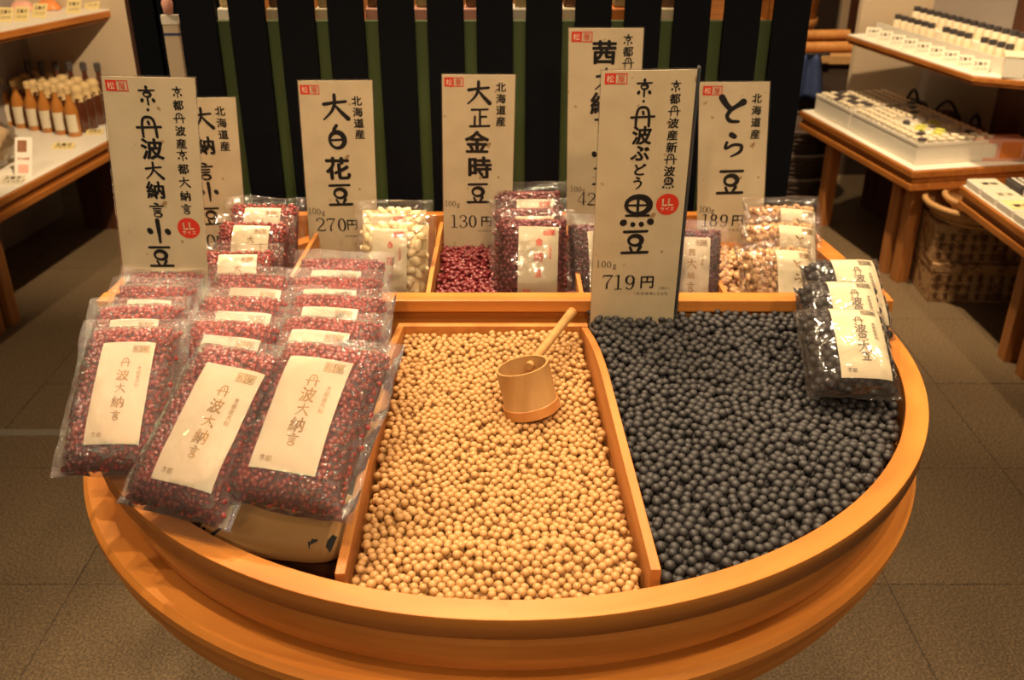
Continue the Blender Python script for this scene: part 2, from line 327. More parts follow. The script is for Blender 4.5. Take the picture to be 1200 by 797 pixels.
def glyph(ch, bold):
    key = (ch, bold)
    if key in _gc: return _gc[key]
    if ch in S_ and not (bold == 0 and ch in '01234789' and False):
        vs, fs = [], []
        rnd = random.Random(ord(ch))
        def disc(x, y, r):
            o = len(vs); n = 9
            vs.extend((x + r * math.cos(2 * math.pi * k / n), y + r * math.sin(2 * math.pi * k / n)) for k in range(n)); fs.append(tuple(range(o, o + n)))
        def ribbon(P, closed=False):
            m = len(P); o = len(vs)
            for i, (x, y, wd) in enumerate(P):
                a = P[(i - 1) % m] if closed or i else P[0]; b = P[(i + 1) % m] if closed or i < m - 1 else P[-1]
                dx, dy = b[0] - a[0], b[1] - a[1]; l = math.hypot(dx, dy) or 1
                vs.append((x - dy / l * wd / 2, y + dx / l * wd / 2)); vs.append((x + dy / l * wd / 2, y - dx / l * wd / 2))
            for i in range(m if closed else m - 1):
                j = (i + 1) % m; fs.append((o + 2 * i + 1, o + 2 * j + 1, o + 2 * j, o + 2 * i))
        wf = 1.0 + 0.42 * bold
        for st in S_[ch]:
            if isinstance(st, str):
                p = [float(q) for q in st[1:].split(',')]; R = []
                for k in range(20):
                    a = 2 * math.pi * k / 20
                    wd = p[4] * wf * (1 + .3 * math.sin(a + 1)) if st[0] == 'O' else 0.045 + 0.075 * abs(math.cos(a))
                    R.append((p[0] + p[2] * math.cos(a), p[1] + p[3] * math.sin(a), wd))
                ribbon(R, True); continue
            P = []; n = len(st)
            for i in range(n - 1):
                p0, p1, p2, p3 = st[max(i - 1, 0)], st[i], st[i + 1], st[min(i + 2, n - 1)]
                for k in range(5):
                    t = k / 5
                    P.append(tuple(0.5 * (2 * p1[q] + (p2[q] - p0[q]) * t + (2 * p0[q] - 5 * p1[q] + 4 * p2[q] - p3[q]) * t * t + (3 * p1[q] - p0[q] - 3 * p2[q] + p3[q]) * t ** 3) for q in range(3)))
            P.append(st[-1]); dg = ch in '01234789'
            P = [(x, y, wd * (1 if dg else wf * (1 + rnd.uniform(-.08, .08)))) for x, y, wd in P]
            ribbon(P)
            if not dg:
                for q in (P[0], P[-1]): disc(q[0], q[1], q[2] / 2)
        _gc[key] = (vs, fs); return _gc[key]
    c = bpy.data.curves.new('glyph', 'FONT'); c.body = ch; c.resolution_u = 3
    o = bpy.data.objects.new('glyph', c); COL.objects.link(o); bpy.context.view_layer.update()
    me = o.to_mesh(); vs = [(v.co.x, v.co.y) for v in me.vertices]; fs = [tuple(p.vertices) for p in me.polygons]
    o.to_mesh_clear(); bpy.data.objects.remove(o); bpy.data.curves.remove(c)
    if vs:
        if ch.isascii(): cx = sum((min(v[0] for v in vs), max(v[0] for v in vs))) / 2; cy = 0.36
        else: cx = 0.5; cy = (min(v[1] for v in vs) + max(v[1] for v in vs)) / 2
        wob = 0.02 * bold
        vs = [((x - cx) * (1 if bold < 1 else 1.04) + wob * noise.noise((x * 5, y * 5, ord(ch))), (y - cy) + wob * noise.noise((x * 5, y * 5, 9 + ord(ch)))) for x, y in vs]
    if bold >= .4 and vs:            # brush weight: the same outline laid down again a little to each side
        r_ = .036 * bold; V0, F0 = list(vs), list(fs); vs, fs = [], []
        for k in range(6):
            a = k * math.pi / 3; o = len(vs)
            vs += [(x + r_ * math.cos(a), y + r_ * math.sin(a)) for x, y in V0]; fs += [tuple(i + o for i in f) for f in F0]
    _gc[key] = (vs, fs); return _gc[key]

def letters(items, fn, lift):
    """items: (char, u, v, size, bold); fn maps (u, v, lift) to a local point; u, v in metres on the card"""
    mb = MB()
    for ch, u, v, s, bold in items:
        vs, fs = glyph(ch, bold)
        mb.add([fn(u + x * s, v + y * s, lift) for x, y in vs], fs)
    return mb

# ================================================================== THE SETTING
TILE = 0.42
fl = MB().box(-3.2, 3.2, -1.6, 4.6, -0.06, -0.0012).build('floor', 'grout'); tag(fl, kind='structure')
tile_me = None
X0, Y0 = -1.32, 0.465
mb = MB(); h = TILE / 2 - 0.0013
mb.box(-h, h, -h, h, -0.005, 0.0); tile_me = mb.mesh('floor_tile', 'floor')
for i in range(-5, 11):
    for j in range(-4, 10):
        x = X0 + (i + .5) * TILE; y = Y0 + (j + .5) * TILE
        if abs(x) > 3.0 or y > 4.3 or y < -1.3: continue
        t = link('floor_tile', tile_me, fl); t.location = (x, y, random.Random(i * 31 + j).uniform(-0.0006, 0.0006))
t = MB().box(-3.0, -0.75, 1.032, 1.062, -0.003, 0.0012).build('floor_strip', 'strip', fl)
tag(t, label='worn pale metal strip set across the stone floor')
for nm, b in (('wall_back', (-3.0, 3.0, 4.3, 4.4)), ('wall_left', (-3.1, -3.0, -1.3, 4.4)), ('wall_right', (3.0, 3.1, -1.3, 4.4))):
    tag(MB().box(*b, -0.003, 2.9).build(nm, 'wall'), kind='structure')

# ================================================================== THE ROUND BEAN TUB
tub = thing('bean_display_tub', 'round orange wooden tub with moulded rim and partitioned back, full of beans', 'display', (0, 0, 0))
MB().lathe([(.475, .745), (.475, .800), (.4995, .800), (.4995, .779), (.4995, .7785), (.475, .7785)], 160, close=False).build('rim', 'rim', tub, sharp=30, bevel=0.0012)
MB().lathe([(.480, .7785), (.486, .7785), (.486, .772), (.4915, .7705), (.4925, .764), (.489, .7605), (.4885, .745), (.486, .745), (.4795, .745)], 160).build('moulding', 'rim', tub, sharp=40)
MB().lathe([(.470, .7455), (.4845, .7455), (.4835, .728), (.478, .727), (.478, .722), (.47, .722)], 160).build('band', 'rim', tub, sharp=30)
LC = Matrix.Translation((-.011, 0.0, 0))
MB().lathe([(.455, .7225), (.506, .7225), (.511, .7165), (.511, .708), (.500, .706), (.500, .700), (.504, .698), (.504, .684), (.495, .682), (.495, .664), (.45, .664)], 160, LC).build('lower_ring', 'rim', tub, sharp=30)
MB().lathe([(.0, .745), (.4752, .745)], 120).build('tub_floor', 'darkwood', tub)
MB().lathe([(.458, .665), (.452, .60), (.30, .58), (.29, .10), (.36, .06), (.36, 0.0)], 96, LC).build('pedestal', 'darkwood', tub, sharp=30)
# rail across the tub
ZR = .818
MB().box(-.556, .517, .088, .116, .8005, ZR).build('back_rail', 'rail', tub, bevel=0.0015)
MB().box(-.470, .470, .096, .106, .7455, .8003).build('rail_board', 'rail', tub)
# partitioned box behind the rail
def plank(name, p, q, th, z0, z1, par, mat='rail', bev=0.001):
    p = Vector((p[0], p[1])); q = Vector((q[0], q[1])); d = (q - p).normalized(); n = Vector((-d.y, d.x)) * th / 2
    b = [(*(p - n), z0), (*(q - n), z0), (*(q + n), z0), (*(p + n), z0)]
    return MB().hexa(b, [(x, y, z1) for x, y, z in b]).build(name, mat, par, bevel=bev)
YB = .415
plank('side_board', (.503, .1165), (.458, YB), .028, .60, ZR - .0004, tub)
plank('side_board', (-.530, .1165), (-.505, YB), .046, .60, ZR - .0004, tub)
MB().box(-.53, .475, YB + .0005, YB + .018, .60, ZR + .004).build('back_board', 'rail', tub, bevel=0.001)
MB().box(-.53, .492, .118, YB, .60, .735).build('box_floor', 'darkwood', tub)
MB().box(-.545, .507, .104, .1165, .60, .8003).build('box_front', 'darkwood', tub)
for xf, xb in ((-.31, -.300), (-.112, -.110), (.098, .090), (.296, .270)):
    # divider with its back corner rounded off
    prof = [(.1165, .736), (YB, .736), (YB, .800)] + [(YB - .05 + .05 * math.cos(a), .800 + .022 * math.sin(a)) for a in np.linspace(0, math.pi / 2, 6)] + [(.17, ZR + .003), (.1165, ZR - .001)]
    vs = []
    for s_ in (-.003, .003): vs += [(xf + (xb - xf) * (y - .1165) / (YB - .1165) + s_, y, z) for y, z in prof]
    n = len(prof)
    MB().add(vs, [tuple(range(n - 1, -1, -1)), tuple(range(n, 2 * n))] + [(i, (i + 1) % n, n + (i + 1) % n, n + i) for i in range(n)]).build('compartment_divider', 'board', tub)

# the middle tray for the soybeans
tray = thing('soybean_tray', 'thin orange wooden tray set into the tub between the bags and the black beans', 'tray', (0, 0, .7455))
def side(pts_top, th, name):
    """curved thin board: list of (x, y, ztop) along its length"""
    vs = []; n = len(pts_top); fs = []
    for x, y, z in pts_top: vs += [(x - th / 2, y, 0), (x + th / 2, y, 0), (x + th / 2, y, z - .7455), (x - th / 2, y, z - .7455)]
    for i in range(n - 1):
        a, b = 4 * i, 4 * i + 4
        fs += [(a + k, a + (k + 1) % 4, b + (k + 1) % 4, b + k) for k in range(4)]
    fs += [(3, 2, 1, 0), tuple(4 * (n - 1) + k for k in range(4))]
    return MB().add(vs, fs).build(name, 'board', tray, bevel=0.0008)
def rx(y): return .100 + (.064 - y) * .052
R_pts = []
for k in range(25):
    y = .064 - k / 24 * .515
    z = .790 + .034 * math.sin(min(1, k / 9) * math.pi / 2) * (1 - .35 * max(0, (k - 9) / 15))
    R_pts.append((rx(y), y, z))
side(R_pts, .009, 'side_board')
L_pts = []
for k in range(25):
    y = .064 - k / 24 * .512
    z = .792 + .026 * math.sin(min(1, k / 9) * math.pi / 2) * (1 - .5 * max(0, (k - 9) / 15))
    L_pts.append((-.146 - .0 * k, y, z))
side(L_pts, .009, 'side_board')
MB().box(-.150, .1045, .0645, .0745, 0, .046).build('back_board', 'board', tray, bevel=0.001)

# ================================================================== BEANS
def bean_mesh(name, r, mat, kind='round', sub=2):
    import bmesh
    bm = bmesh.new(); bmesh.ops.create_icosphere(bm, subdivisions=sub, radius=1.0)
    rnd = random.Random(hash(name) % 1000 if False else len(name))
    for v in bm.verts:
        c = v.co.copy()
        if kind == 'kidney':
            v.co = Vector((c.x * 1.0, c.y * .62 + .22 * c.x * c.x, c.z * .55)) * r
        elif kind == 'oval':
            v.co = Vector((c.x * 1.0, c.y * .74, c.z * .68)) * r
        else:
            v.co = Vector((c.x, c.y * .96, c.z * .9)) * r
            # shallow seam where the halves meet
            if abs(c.x) < .25 and c.y > .5: v.co *= .955
    me = bpy.data.meshes.new(name); bm.to_mesh(me); bm.free()
    me.polygons.foreach_set('use_smooth', [True] * len(me.polygons)); me.materials.append(M[mat]); return me

def relax(P, d, inside, surf, it=14, floor_drop=3.0):
    """push overlapping beans apart and keep them under the heap surface"""
    N = len(P); pairs = []
    for a in range(0, N, 400):
        D = ((P[a:a + 400, None, :] - P[None, :, :]) ** 2).sum(2)
        i, j = np.nonzero(D < (1.75 * d) ** 2); i = i + a; k = i < j; pairs.append(np.stack([i[k], j[k]], 1))
    pr = np.concatenate(pairs)
    for _ in range(it):
        v = P[pr[:, 0]] - P[pr[:, 1]]; L = np.sqrt((v ** 2).sum(1)) + 1e-9
        o = np.clip(d * .97 - L, 0, None) * .45; dv = v / L[:, None] * o[:, None]
        acc = np.zeros_like(P); np.add.at(acc, pr[:, 0], dv); np.add.at(acc, pr[:, 1], -dv)
        Q = P + np.clip(acc, -d * .3, d * .3)
        ok = inside(Q[:, 0], Q[:, 1]); Q[~ok, :2] = P[~ok, :2]
        s = surf(Q[:, 0], Q[:, 1]); Q[:, 2] = np.clip(Q[:, 2], s - floor_drop * d, s + .25 * d)
        P = Q
    return P

def heap(d, inside, surf, bb, layers, seed, meshes, root_name, label, cat, group, n_ind, stuff_name, stuff_label, avoid=None):
    R = np.random.RandomState(seed); pts = []
    for l in range(layers):
        ys = np.arange(bb[2], bb[3], d * .89); xs = np.arange(bb[0], bb[1], d * 1.0)
        X, Y = np.meshgrid(xs, ys); X = X + (np.arange(len(ys))[:, None] % 2) * d * .5 + l * d * .37; Y = Y + l * d * .31
        X = X.ravel() + R.uniform(-.4, .4, X.size) * d; Y = Y.ravel() + R.uniform(-.4, .4, Y.size) * d
        k = inside(X, Y); X, Y = X[k], Y[k]
        if l == 0:
            k = R.rand(len(X)) > .08; X, Y = X[k], Y[k]
        Z = surf(X, Y) - l * d * .78 + R.uniform(-.25, .2, len(X)) * d
        pts.append(np.stack([X, Y, Z], 1))
    P = relax(np.concatenate(pts), d, inside, surf)
    # top beans: nothing of the heap higher and close to the line of sight
    N = len(P); top = np.ones(N, bool)
    C = np.array(CAM)
    V = C - P; V /= np.linalg.norm(V, axis=1)[:, None]
    for a in range(0, N, 300):
        D = P[None, :, :] - P[a:a + 300, None, :]; al = (D * V[a:a + 300, None, :]).sum(2)
        pe = np.sqrt(np.clip((D ** 2).sum(2) - al ** 2, 0, None)); top[a:a + 300] = ~((al > .35 * d) & (pe < .42 * d)).any(1)
    if avoid is not None: vis = top & ~avoid(P[:, 0], P[:, 1])
    else: vis = top
    dist = np.linalg.norm(P - C, axis=1); order = np.argsort(np.where(vis, dist, 1e9)); ind = set(int(i) for i in order[:min(n_ind, int(vis.sum()))])
    base = [np.array([v.co[:] for v in m.vertices]) for m in meshes]; fcs = [[tuple(p.vertices) for p in m.polygons] for m in meshes]
    SV, SF, off = [], [], 0
    low = 0
    for i in range(N):
        e = (R.uniform(-.6, .6), R.uniform(-.6, .6), R.uniform(0, 6.28)); s = R.uniform(.9, 1.08); q = R.randint(len(meshes))
        if i in ind:
            o = bpy.data.objects.new(root_name, meshes[q]); COL.objects.link(o); o.location = P[i]; o.rotation_euler = e; o.scale = (s, s, s)
            o['label'] = label; o['category'] = cat; o['group'] = group
        else:
            rm = np.array(Matrix.Rotation(e[2], 3, 'Z') @ Matrix.Rotation(e[0], 3, 'X')) * s
            SV.append(base[q] @ rm.T + P[i]); SF += [tuple(a + off for a in f) for f in fcs[q]]; off += len(base[q])
    if SV:
        me = bpy.data.meshes.new(stuff_name); me.from_pydata(np.concatenate(SV).tolist(), [], SF)
        me.polygons.foreach_set('use_smooth', [True] * len(me.polygons)); me.materials.append(meshes[0].materials[0]); me.update()
        tag(link(stuff_name, me), label=stuff_label, cat=cat, kind='stuff')
    print('HEAP', stuff_name, N, len(ind), len(SF))

def bed(inside_poly, surf, drop, name, mat, par, z0):
    """the packed mass under the visible beans, a shallow solid with bumps"""
    xs = np.linspace(inside_poly[0], inside_poly[1], 40); ys = np.linspace(inside_poly[2], inside_poly[3], 40)

def in_disc(X, Y, r): return X ** 2 + Y ** 2 < r * r
# soybeans
dS = .0087
def soy_in(X, Y): return (X > -.1365) & (X < rx(Y) - .0095) & (Y < .0595) & in_disc(X, Y, .4695)
def soy_s(X, Y): return .7815 + .004 * np.sin(X * 21 + 1) * np.cos(Y * 13) - .006 * np.exp(-((X - .0) ** 2 + (Y + .2) ** 2) / .02) + .005 * (Y < -.38) - .006 * np.exp(-((X - .02) ** 2 + (Y + .03) ** 2) / .003)
soym = [bean_mesh('soybean', dS / 2 * k, 'soy') for k in (.97, 1.02, 1.06)]
heap(dS, soy_in, soy_s, (-.15, .13, -.48, .07), 3, 4, soym, 'soybean', 'round cream soybean lying in the front part of the middle tray', 'bean',
     'single cream soybeans at the front of the middle tray', 300, 'soybeans', 'cream soybeans heaped in the middle tray around the bamboo scoop')
# black soybeans
dB = .0108
def blk_in(X, Y): return (X > rx(Y) + .0105) & (Y < .089) & in_disc(X, Y, .4675)
def blk_s(X, Y): return .7855 + .012 * np.clip((Y + .15) / .25, 0, 1) + .003 * np.sin(X * 17) * np.cos(Y * 15) + .003 * (X < .3)
blkm = [bean_mesh('black_soybean', dB / 2 * k, 'black') for k in (.96, 1.02, 1.07)]
heap(dB, blk_in, blk_s, (.10, .48, -.47, .10), 3, 7, blkm, 'black_soybean', 'round black soybean lying in the front part of the black bean section', 'bean',
     'single black soybeans at the front of the black bean section', 300, 'black_soybeans', 'black soybeans heaped in the wide section of the tub beside the soybean tray')
# packed mass below both
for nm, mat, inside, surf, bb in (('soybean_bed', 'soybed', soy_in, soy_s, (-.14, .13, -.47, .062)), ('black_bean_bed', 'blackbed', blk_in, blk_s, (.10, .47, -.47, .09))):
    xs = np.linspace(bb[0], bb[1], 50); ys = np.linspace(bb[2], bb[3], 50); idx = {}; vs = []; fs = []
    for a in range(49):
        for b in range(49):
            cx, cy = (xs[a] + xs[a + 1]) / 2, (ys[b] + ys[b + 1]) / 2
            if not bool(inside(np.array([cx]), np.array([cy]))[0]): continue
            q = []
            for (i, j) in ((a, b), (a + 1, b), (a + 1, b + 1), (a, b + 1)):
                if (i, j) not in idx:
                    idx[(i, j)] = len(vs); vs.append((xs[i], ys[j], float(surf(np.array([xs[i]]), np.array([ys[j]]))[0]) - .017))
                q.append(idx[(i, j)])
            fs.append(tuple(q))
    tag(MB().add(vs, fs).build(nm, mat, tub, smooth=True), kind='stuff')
# dark red kidney beans in the third compartment
def rect_in(x0, x1, y0, y1): return lambda X, Y: (X > x0) & (X < x1) & (Y > y0) & (Y < y1)
kidm = [bean_mesh('kidney_bean', .0062 * k, 'kidney', 'kidney') for k in (.95, 1.05)]
heap(.0088, rect_in(-.104, .092, .122, .345), lambda X, Y: .792 + .10 * np.clip(Y - .12, 0, .2) * .3, (-.11, .10, .12, .35), 2, 9, kidm, 'kidney_bean',
     'glossy dark red kidney bean lying loose in the compartment behind the soybeans', 'bean', 'loose dark red kidney beans', 260, 'kidney_beans', 'dark red kidney beans lying deeper in the compartment behind the soybeans',
     avoid=lambda X, Y: (X > -.02) & (Y > .18))
tigm = [bean_mesh('tiger_bean', .0076 * k, 'tiger', 'oval') for k in (.95, 1.05)]
heap(.0122, rect_in(.304, .452, .124, .33), lambda X, Y: .787 + .12 * np.clip(Y - .12, 0, .25) * .5, (.30, .46, .12, .34), 2, 11, tigm, 'tiger_bean',
     'mottled tan bean lying loose in the last compartment under the striped bean bags', 'bean', 'loose mottled tan beans', 160, 'tiger_beans', 'mottled tan beans deeper in the last compartment')

# ================================================================== BAMBOO SCOOP
ax = Vector((math.sin(math.radians(-13)), math.sin(math.radians(8)), 1)).normalized()
c0 = at_z(624, 483, .780); c0.y += .006
sc_ = thing('bamboo_scoop', 'round bamboo scoop with slanting handle standing in the soybeans', 'scoop', c0)
q = ax.to_track_quat('Z', 'Y').to_matrix().to_4x4()
mb = MB().lathe([(.0, .004), (.0280, .004), (.0280, .0560), (.0308, .0560), (.0310, .012), (.0318, .0105), (.0318, .0), (.0, .0)], 56, q); mb.build('cup', 'bamboo', sc_, sharp=35)
MB().lathe([(.0313, .0118), (.0326, .0108), (.0330, -.0005), (.032, -.001), (.0, -.001)], 56, q).build('cup_node', 'bamboo_dark', sc_, sharp=35)
tip = at_y(670, 366, .045) - c0
hd = Vector((tip.x, tip.y, 0)); hd = (hd - ax * hd.dot(ax)).normalized(); ent = ax * .0455 + hd * .030; st = ent + (ent - tip).normalized() * .009
pts = [st + (tip - st) * k / 6 for k in range(7)]
MB().tube(pts, [.0050, .0056, .0058, .0056, .0058, .0060, .0062], 14).build('handle', 'bamboo', sc_, sharp=50)
MB().tube([tip - (tip - st).normalized() * .004, tip + (tip - st).normalized() * .0008], .0066, 14).build('handle_tip', 'bamboo_dark', sc_, sharp=50)

# ================================================================== PRICE CARDS
def sign(name, label, TL, TR, BL, BR, yt, yb, items, logo=None, stamp=None, edge=False, group='tall price cards standing in the beans'):
    a, b, c, d = at_y(*TL, yt), at_y(*TR, yt), at_y(*BL, yb), at_y(*BR, yb)
    o = (c + d) / 2; X = ((b + d) - (a + c)).normalized(); Z = ((a + b) - (c + d)); Z = (Z - X * Z.dot(X)).normalized(); Y = Z.cross(X)
    mx = Matrix((X, Y, Z)).transposed().to_4x4(); mx.translation = o; inv = mx.inverted()
    W = ((b - a).length + (d - c).length) / 2; H = ((a + b) / 2 - o).length
    r = thing(name, label, 'price card', group=group); r.matrix_world = mx
    sk = (inv @ ((a + b) / 2)).x
    th = .0011
    # card body: front and back rectangles joined, slightly bowed
    vs = []; n = 8; fs = []
    for k in range(n + 1):
        x = -W / 2 + W * k / n; bow = .0016 * (1 - (2 * k / n - 1) ** 2)
        vs += [(x, -bow, 0), (x, th - bow, 0), (x + sk, th - bow, H), (x + sk, -bow, H)]
    for k in range(n):
        p = 4 * k; fs += [(p, p + 4, p + 7, p + 3), (p + 1, p + 2, p + 6, p + 5), (p + 3, p + 7, p + 6, p + 2), (p, p + 1, p + 5, p + 4)]
    fs += [(0, 3, 2, 1), (4 * n, 4 * n + 1, 4 * n + 2, 4 * n + 3)]
    card = MB().add(vs, fs).build('card', 'washi', r)
    # laminate lip round the card
    MB().box(-W / 2 - .0016, -W / 2 - .0002, -.0004, th, 0, H + .0016).box(W / 2 + .0002, W / 2 + .0016, -.0004, th, 0, H + .0016).box(-W / 2 - .0002, W / 2 + .0002, -.0004, th, H + .0002, H + .0016).shear(sk / H).build('laminate_edge', 'film_soft', r)
    if edge:
        MB().box(W / 2 + .0017, W / 2 + .0042, -.001, .010, 0, H + .002).box(-W / 2, W / 2 + .0017, .0040, .0052, .02, H - .001).shear(sk / H).build('holder', 'acrylic_edge', r)
    def loc(px, py):
        p = inv @ at_plane(px, py, o, Y); return p.x, p.z
    def sz(px, py, s):
        return s * (at_plane(px, py, o, Y) - CAM).dot(Vector((0, math.cos(PITCH), -math.sin(PITCH)))) / F_PX
    def fn(u, v, l): return (u, -.0016 * max(0, 1 - (2 * (u - v * sk / H) / W) ** 2) - l, v)
    def put(its, mat, nm, lift):
        L_ = []
        for ch, px, py, s, bold in its:
            u, v = loc(px, py); L_.append((ch, u, v, sz(px, py, s) * (1.07 if bold > .8 else 1), bold))
        letters(L_, fn, lift).build(nm, mat, card)
    put([i for i in items if i[4] >= .4], 'ink', 'lettering', .0004)
    put([i for i in items if i[4] < .4], 'ink_soft', 'small_print', .0004)
    if logo:
        px, py, s = logo; u, v = loc(px, py); s = sz(px, py, s)
        q = MB(); q.add([fn(u - s * 1.02, v - s / 2, .0003), fn(u - .02 * s, v - s / 2, .0003), fn(u - .02 * s, v + s / 2, .0003), fn(u - s * 1.02, v + s / 2, .0003)], [(0, 1, 2, 3)])
        e = s * .09
        for (x0, x1, y0, y1) in ((0, 1, -.5, -.5 + .09), (0, 1, .5 - .09, .5), (.93, 1.02, -.5, .5)):
            q.add([fn(u + s * x0, v + s * y0, .0003), fn(u + s * x1, v + s * y0, .0003), fn(u + s * x1, v + s * y1, .0003), fn(u + s * x0, v + s * y1, .0003)], [(0, 1, 2, 3)])
        vs_, fs_ = glyph('屋', 0)
        q.add([fn(u + s * .47 + x * s * .72, v + y * s * .72, .0005) for x, y in vs_], fs_)
        sm = q.build('seal_mark', 'red', r)
        vs_, fs_ = glyph('松', 0)
        MB().add([fn(u - s * .52 + x * s * .72, v + y * s * .72, .0006) for x, y in vs_], fs_).build('seal_character', 'cream', sm)
    if stamp:
        px, py, s = stamp; u, v = loc(px, py); s = sz(px, py, s)
        vs = [fn(u + s * math.cos(k * math.pi / 16), v + s * math.sin(k * math.pi / 16), .0003) for k in range(32)]
        st_ = MB().add(vs, [tuple(range(32))]).build('size_stamp', 'red', r)
        letters([('L', u - s * .26, v + s * .22, s * .95, .6), ('L', u + s * .26, v + s * .24, s * .95, .6), ('サ', u - s * .42, v - s * .42, s * .4, .3), ('イ', u, v - s * .42, s * .4, .3), ('ズ', u + s * .42, v - s * .42, s * .4, .3)], fn, .0006).build('stamp_lettering', 'cream', st_)
    return r
def column(s, x0, y0, x1, y1, size, bold=1.0):
    n = len(s); sizes = size if isinstance(size, (list, tuple)) else [size] * n
    return [(c, x0 + (x1 - x0) * k / max(1, n - 1), y0 + (y1 - y0) * k / max(1, n - 1), sizes[k], bold) for k, c in enumerate(s)]
def row(s, x0, y0, x1, y1, size, bold): return column(s, x0, y0, x1, y1, size, bold)
tiny = lambda x0, y0, x1, y1, sz: row('（本体価格', x0, y0, x1, y1, sz, .1)

sign('price_card', 'tall cream price card with a red LL stamp, standing behind the azuki bags', (118, 90), (229, 92), (152, 376), (247, 378), .040, .055,
     [('京', 173, 112, 20, 1), ('・', 174, 128, 8, 1), ('丹', 175, 148, 25, 1), ('波', 179, 174, 25, .9), ('大', 181, 200, 20, 1), ('納', 183, 222, 21, .9), ('言', 185, 246, 17, 1), ('小', 187, 271, 28, 1.2), ('豆', 189, 300, 27, 1)]
     + column('京都丹波産', 208, 108, 213, 168, 12.5, .7) + column('京都大納言', 214, 182, 219, 245, 13, .7), logo=(137, 100, 13), stamp=(221.5, 267, 13))
sign('price_card', 'cream price card for dainagon azuki half hidden behind the tallest azuki card', (188, 116), (276, 114), (209, 292), (290.5, 292), .335, .34,
     [('大', 237, 139, 24, 1), ('納', 241, 170, 21, 1), ('言', 241, 201, 20, 1), ('小', 246, 225, 22, 1.1), ('豆', 248, 253, 22, 1), ('0', 248, 283, 22, .5), ('円', 262, 283, 17, .5)]
     + column('北海道産', 258, 130, 264, 171, 12, .7))
sign('price_card', 'cream price card reading 270 yen for large white beans', (348, 95), (437, 94), (365, 303), (443, 303), .325, .335,
     [('大', 393, 126, 29, 1.1), ('白', 395, 161, 27, 1), ('花', 396, 197, 27, 1), ('豆', 399, 228, 27, 1), ('2', 376, 263, 19, .5), ('7', 388.5, 263, 19, .5), ('0', 401, 263, 19, .5), ('円', 413, 263, 14, .5)]
     + column('北海道産', 418, 118, 422, 157, 12, .7) + row('100g', 363, 247, 379, 248, 9, .3) + tiny(403, 276, 419, 276, 3.4), logo=(363, 105, 11))
sign('price_card', 'cream price card reading 130 yen for Taisho kintoki beans', (517, 87), (605, 88), (521, 290), (598, 290), .325, .335,
     [('大', 561, 109, 26, 1.1), ('正', 562, 138, 23, 1), ('金', 559, 166, 26, 1), ('時', 562, 196, 26, 1), ('豆', 560, 226, 25, 1), ('1', 532, 259, 18, .5), ('3', 543, 259, 18, .5), ('0', 554, 259, 18, .5), ('円', 570, 259, 14, .5)]
     + column('北海道産', 587, 102, 587, 142, 12, .7) + row('100g', 523, 238, 537, 239, 8, .3) + tiny(559, 270, 574, 270, 3.2), logo=(532, 96, 11))
sign('price_card', 'cream price card standing highest, half behind the 719 yen card', (666, 33), (755, 33), (664, 276), (742, 276), .355, .37,
     [('茜', 708, 61, 27, 1), ('大', 710, 93, 24, 1), ('納', 706, 121, 26, 1), ('言', 708, 147, 24, 1), ('小', 706, 181, 26, 1.1), ('豆', 706, 206, 22, 1), ('4', 682, 233, 18, .5), ('2', 693, 233, 18, .5)]
     + column('京都丹波産', 736, 47, 736, 100, 12.5, .7) + row('100g', 670, 221, 684, 222, 8, .3), logo=(682, 43, 12))
sign('price_card', 'cream price card reading 719 yen with a red LL stamp, before the black beans', (705, 81), (817, 83), (691, 388), (788, 384), .040, .070,
     [('京', 755, 103, 19, 1), ('・', 754, 118, 7, 1), ('丹', 753, 136, 24, 1), ('波', 752, 158, 22, .9), ('ぶ', 750, 179, 20, 1), ('ど', 749, 198, 15, 1), ('う', 747, 214, 14, 1), ('黒', 747, 247, 36, 1), ('豆', 744, 283, 31, 1),
      ('7', 712, 330, 22, .5), ('1', 724, 330, 22, .5), ('9', 738, 330, 22, .5), ('円', 758, 330, 18, .5)]
     + column('京都丹波産', 792, 101, 788, 158, 13, .7) + column('新丹波黒', 787, 172, 783, 214, 13.5, .7) + row('100g', 701, 309, 720, 310, 10, .3) + row('（本体価格', 742, 343, 763, 343, 4.5, .1) + row('690円）', 767, 343.5, 783, 344, 4.5, .1) + row('(税込)', 772, 337, 784, 337, 4, .1), logo=(722, 92, 13), stamp=(782, 239, 13.5), edge=True)
sign('price_card', 'cream price card reading 189 yen for tiger beans at the end of the row', (819, 97), (903, 96), (817, 290), (892, 290), .345, .35,
     [('と', 857, 128, 29, 1.1), ('ら', 859, 170, 26, 1.1), ('豆', 856, 213, 30, 1), ('1', 826, 258, 18, .5), ('8', 836, 258, 18, .5), ('9', 848, 258, 18, .5), ('円', 864, 258, 15, .5)]
     + column('北海道産', 887, 115, 885, 157, 12, .7) + row('100g', 821, 245, 835, 246, 9, .3) + tiny(850, 269, 868, 269, 3.4), logo=(835, 106, 11))

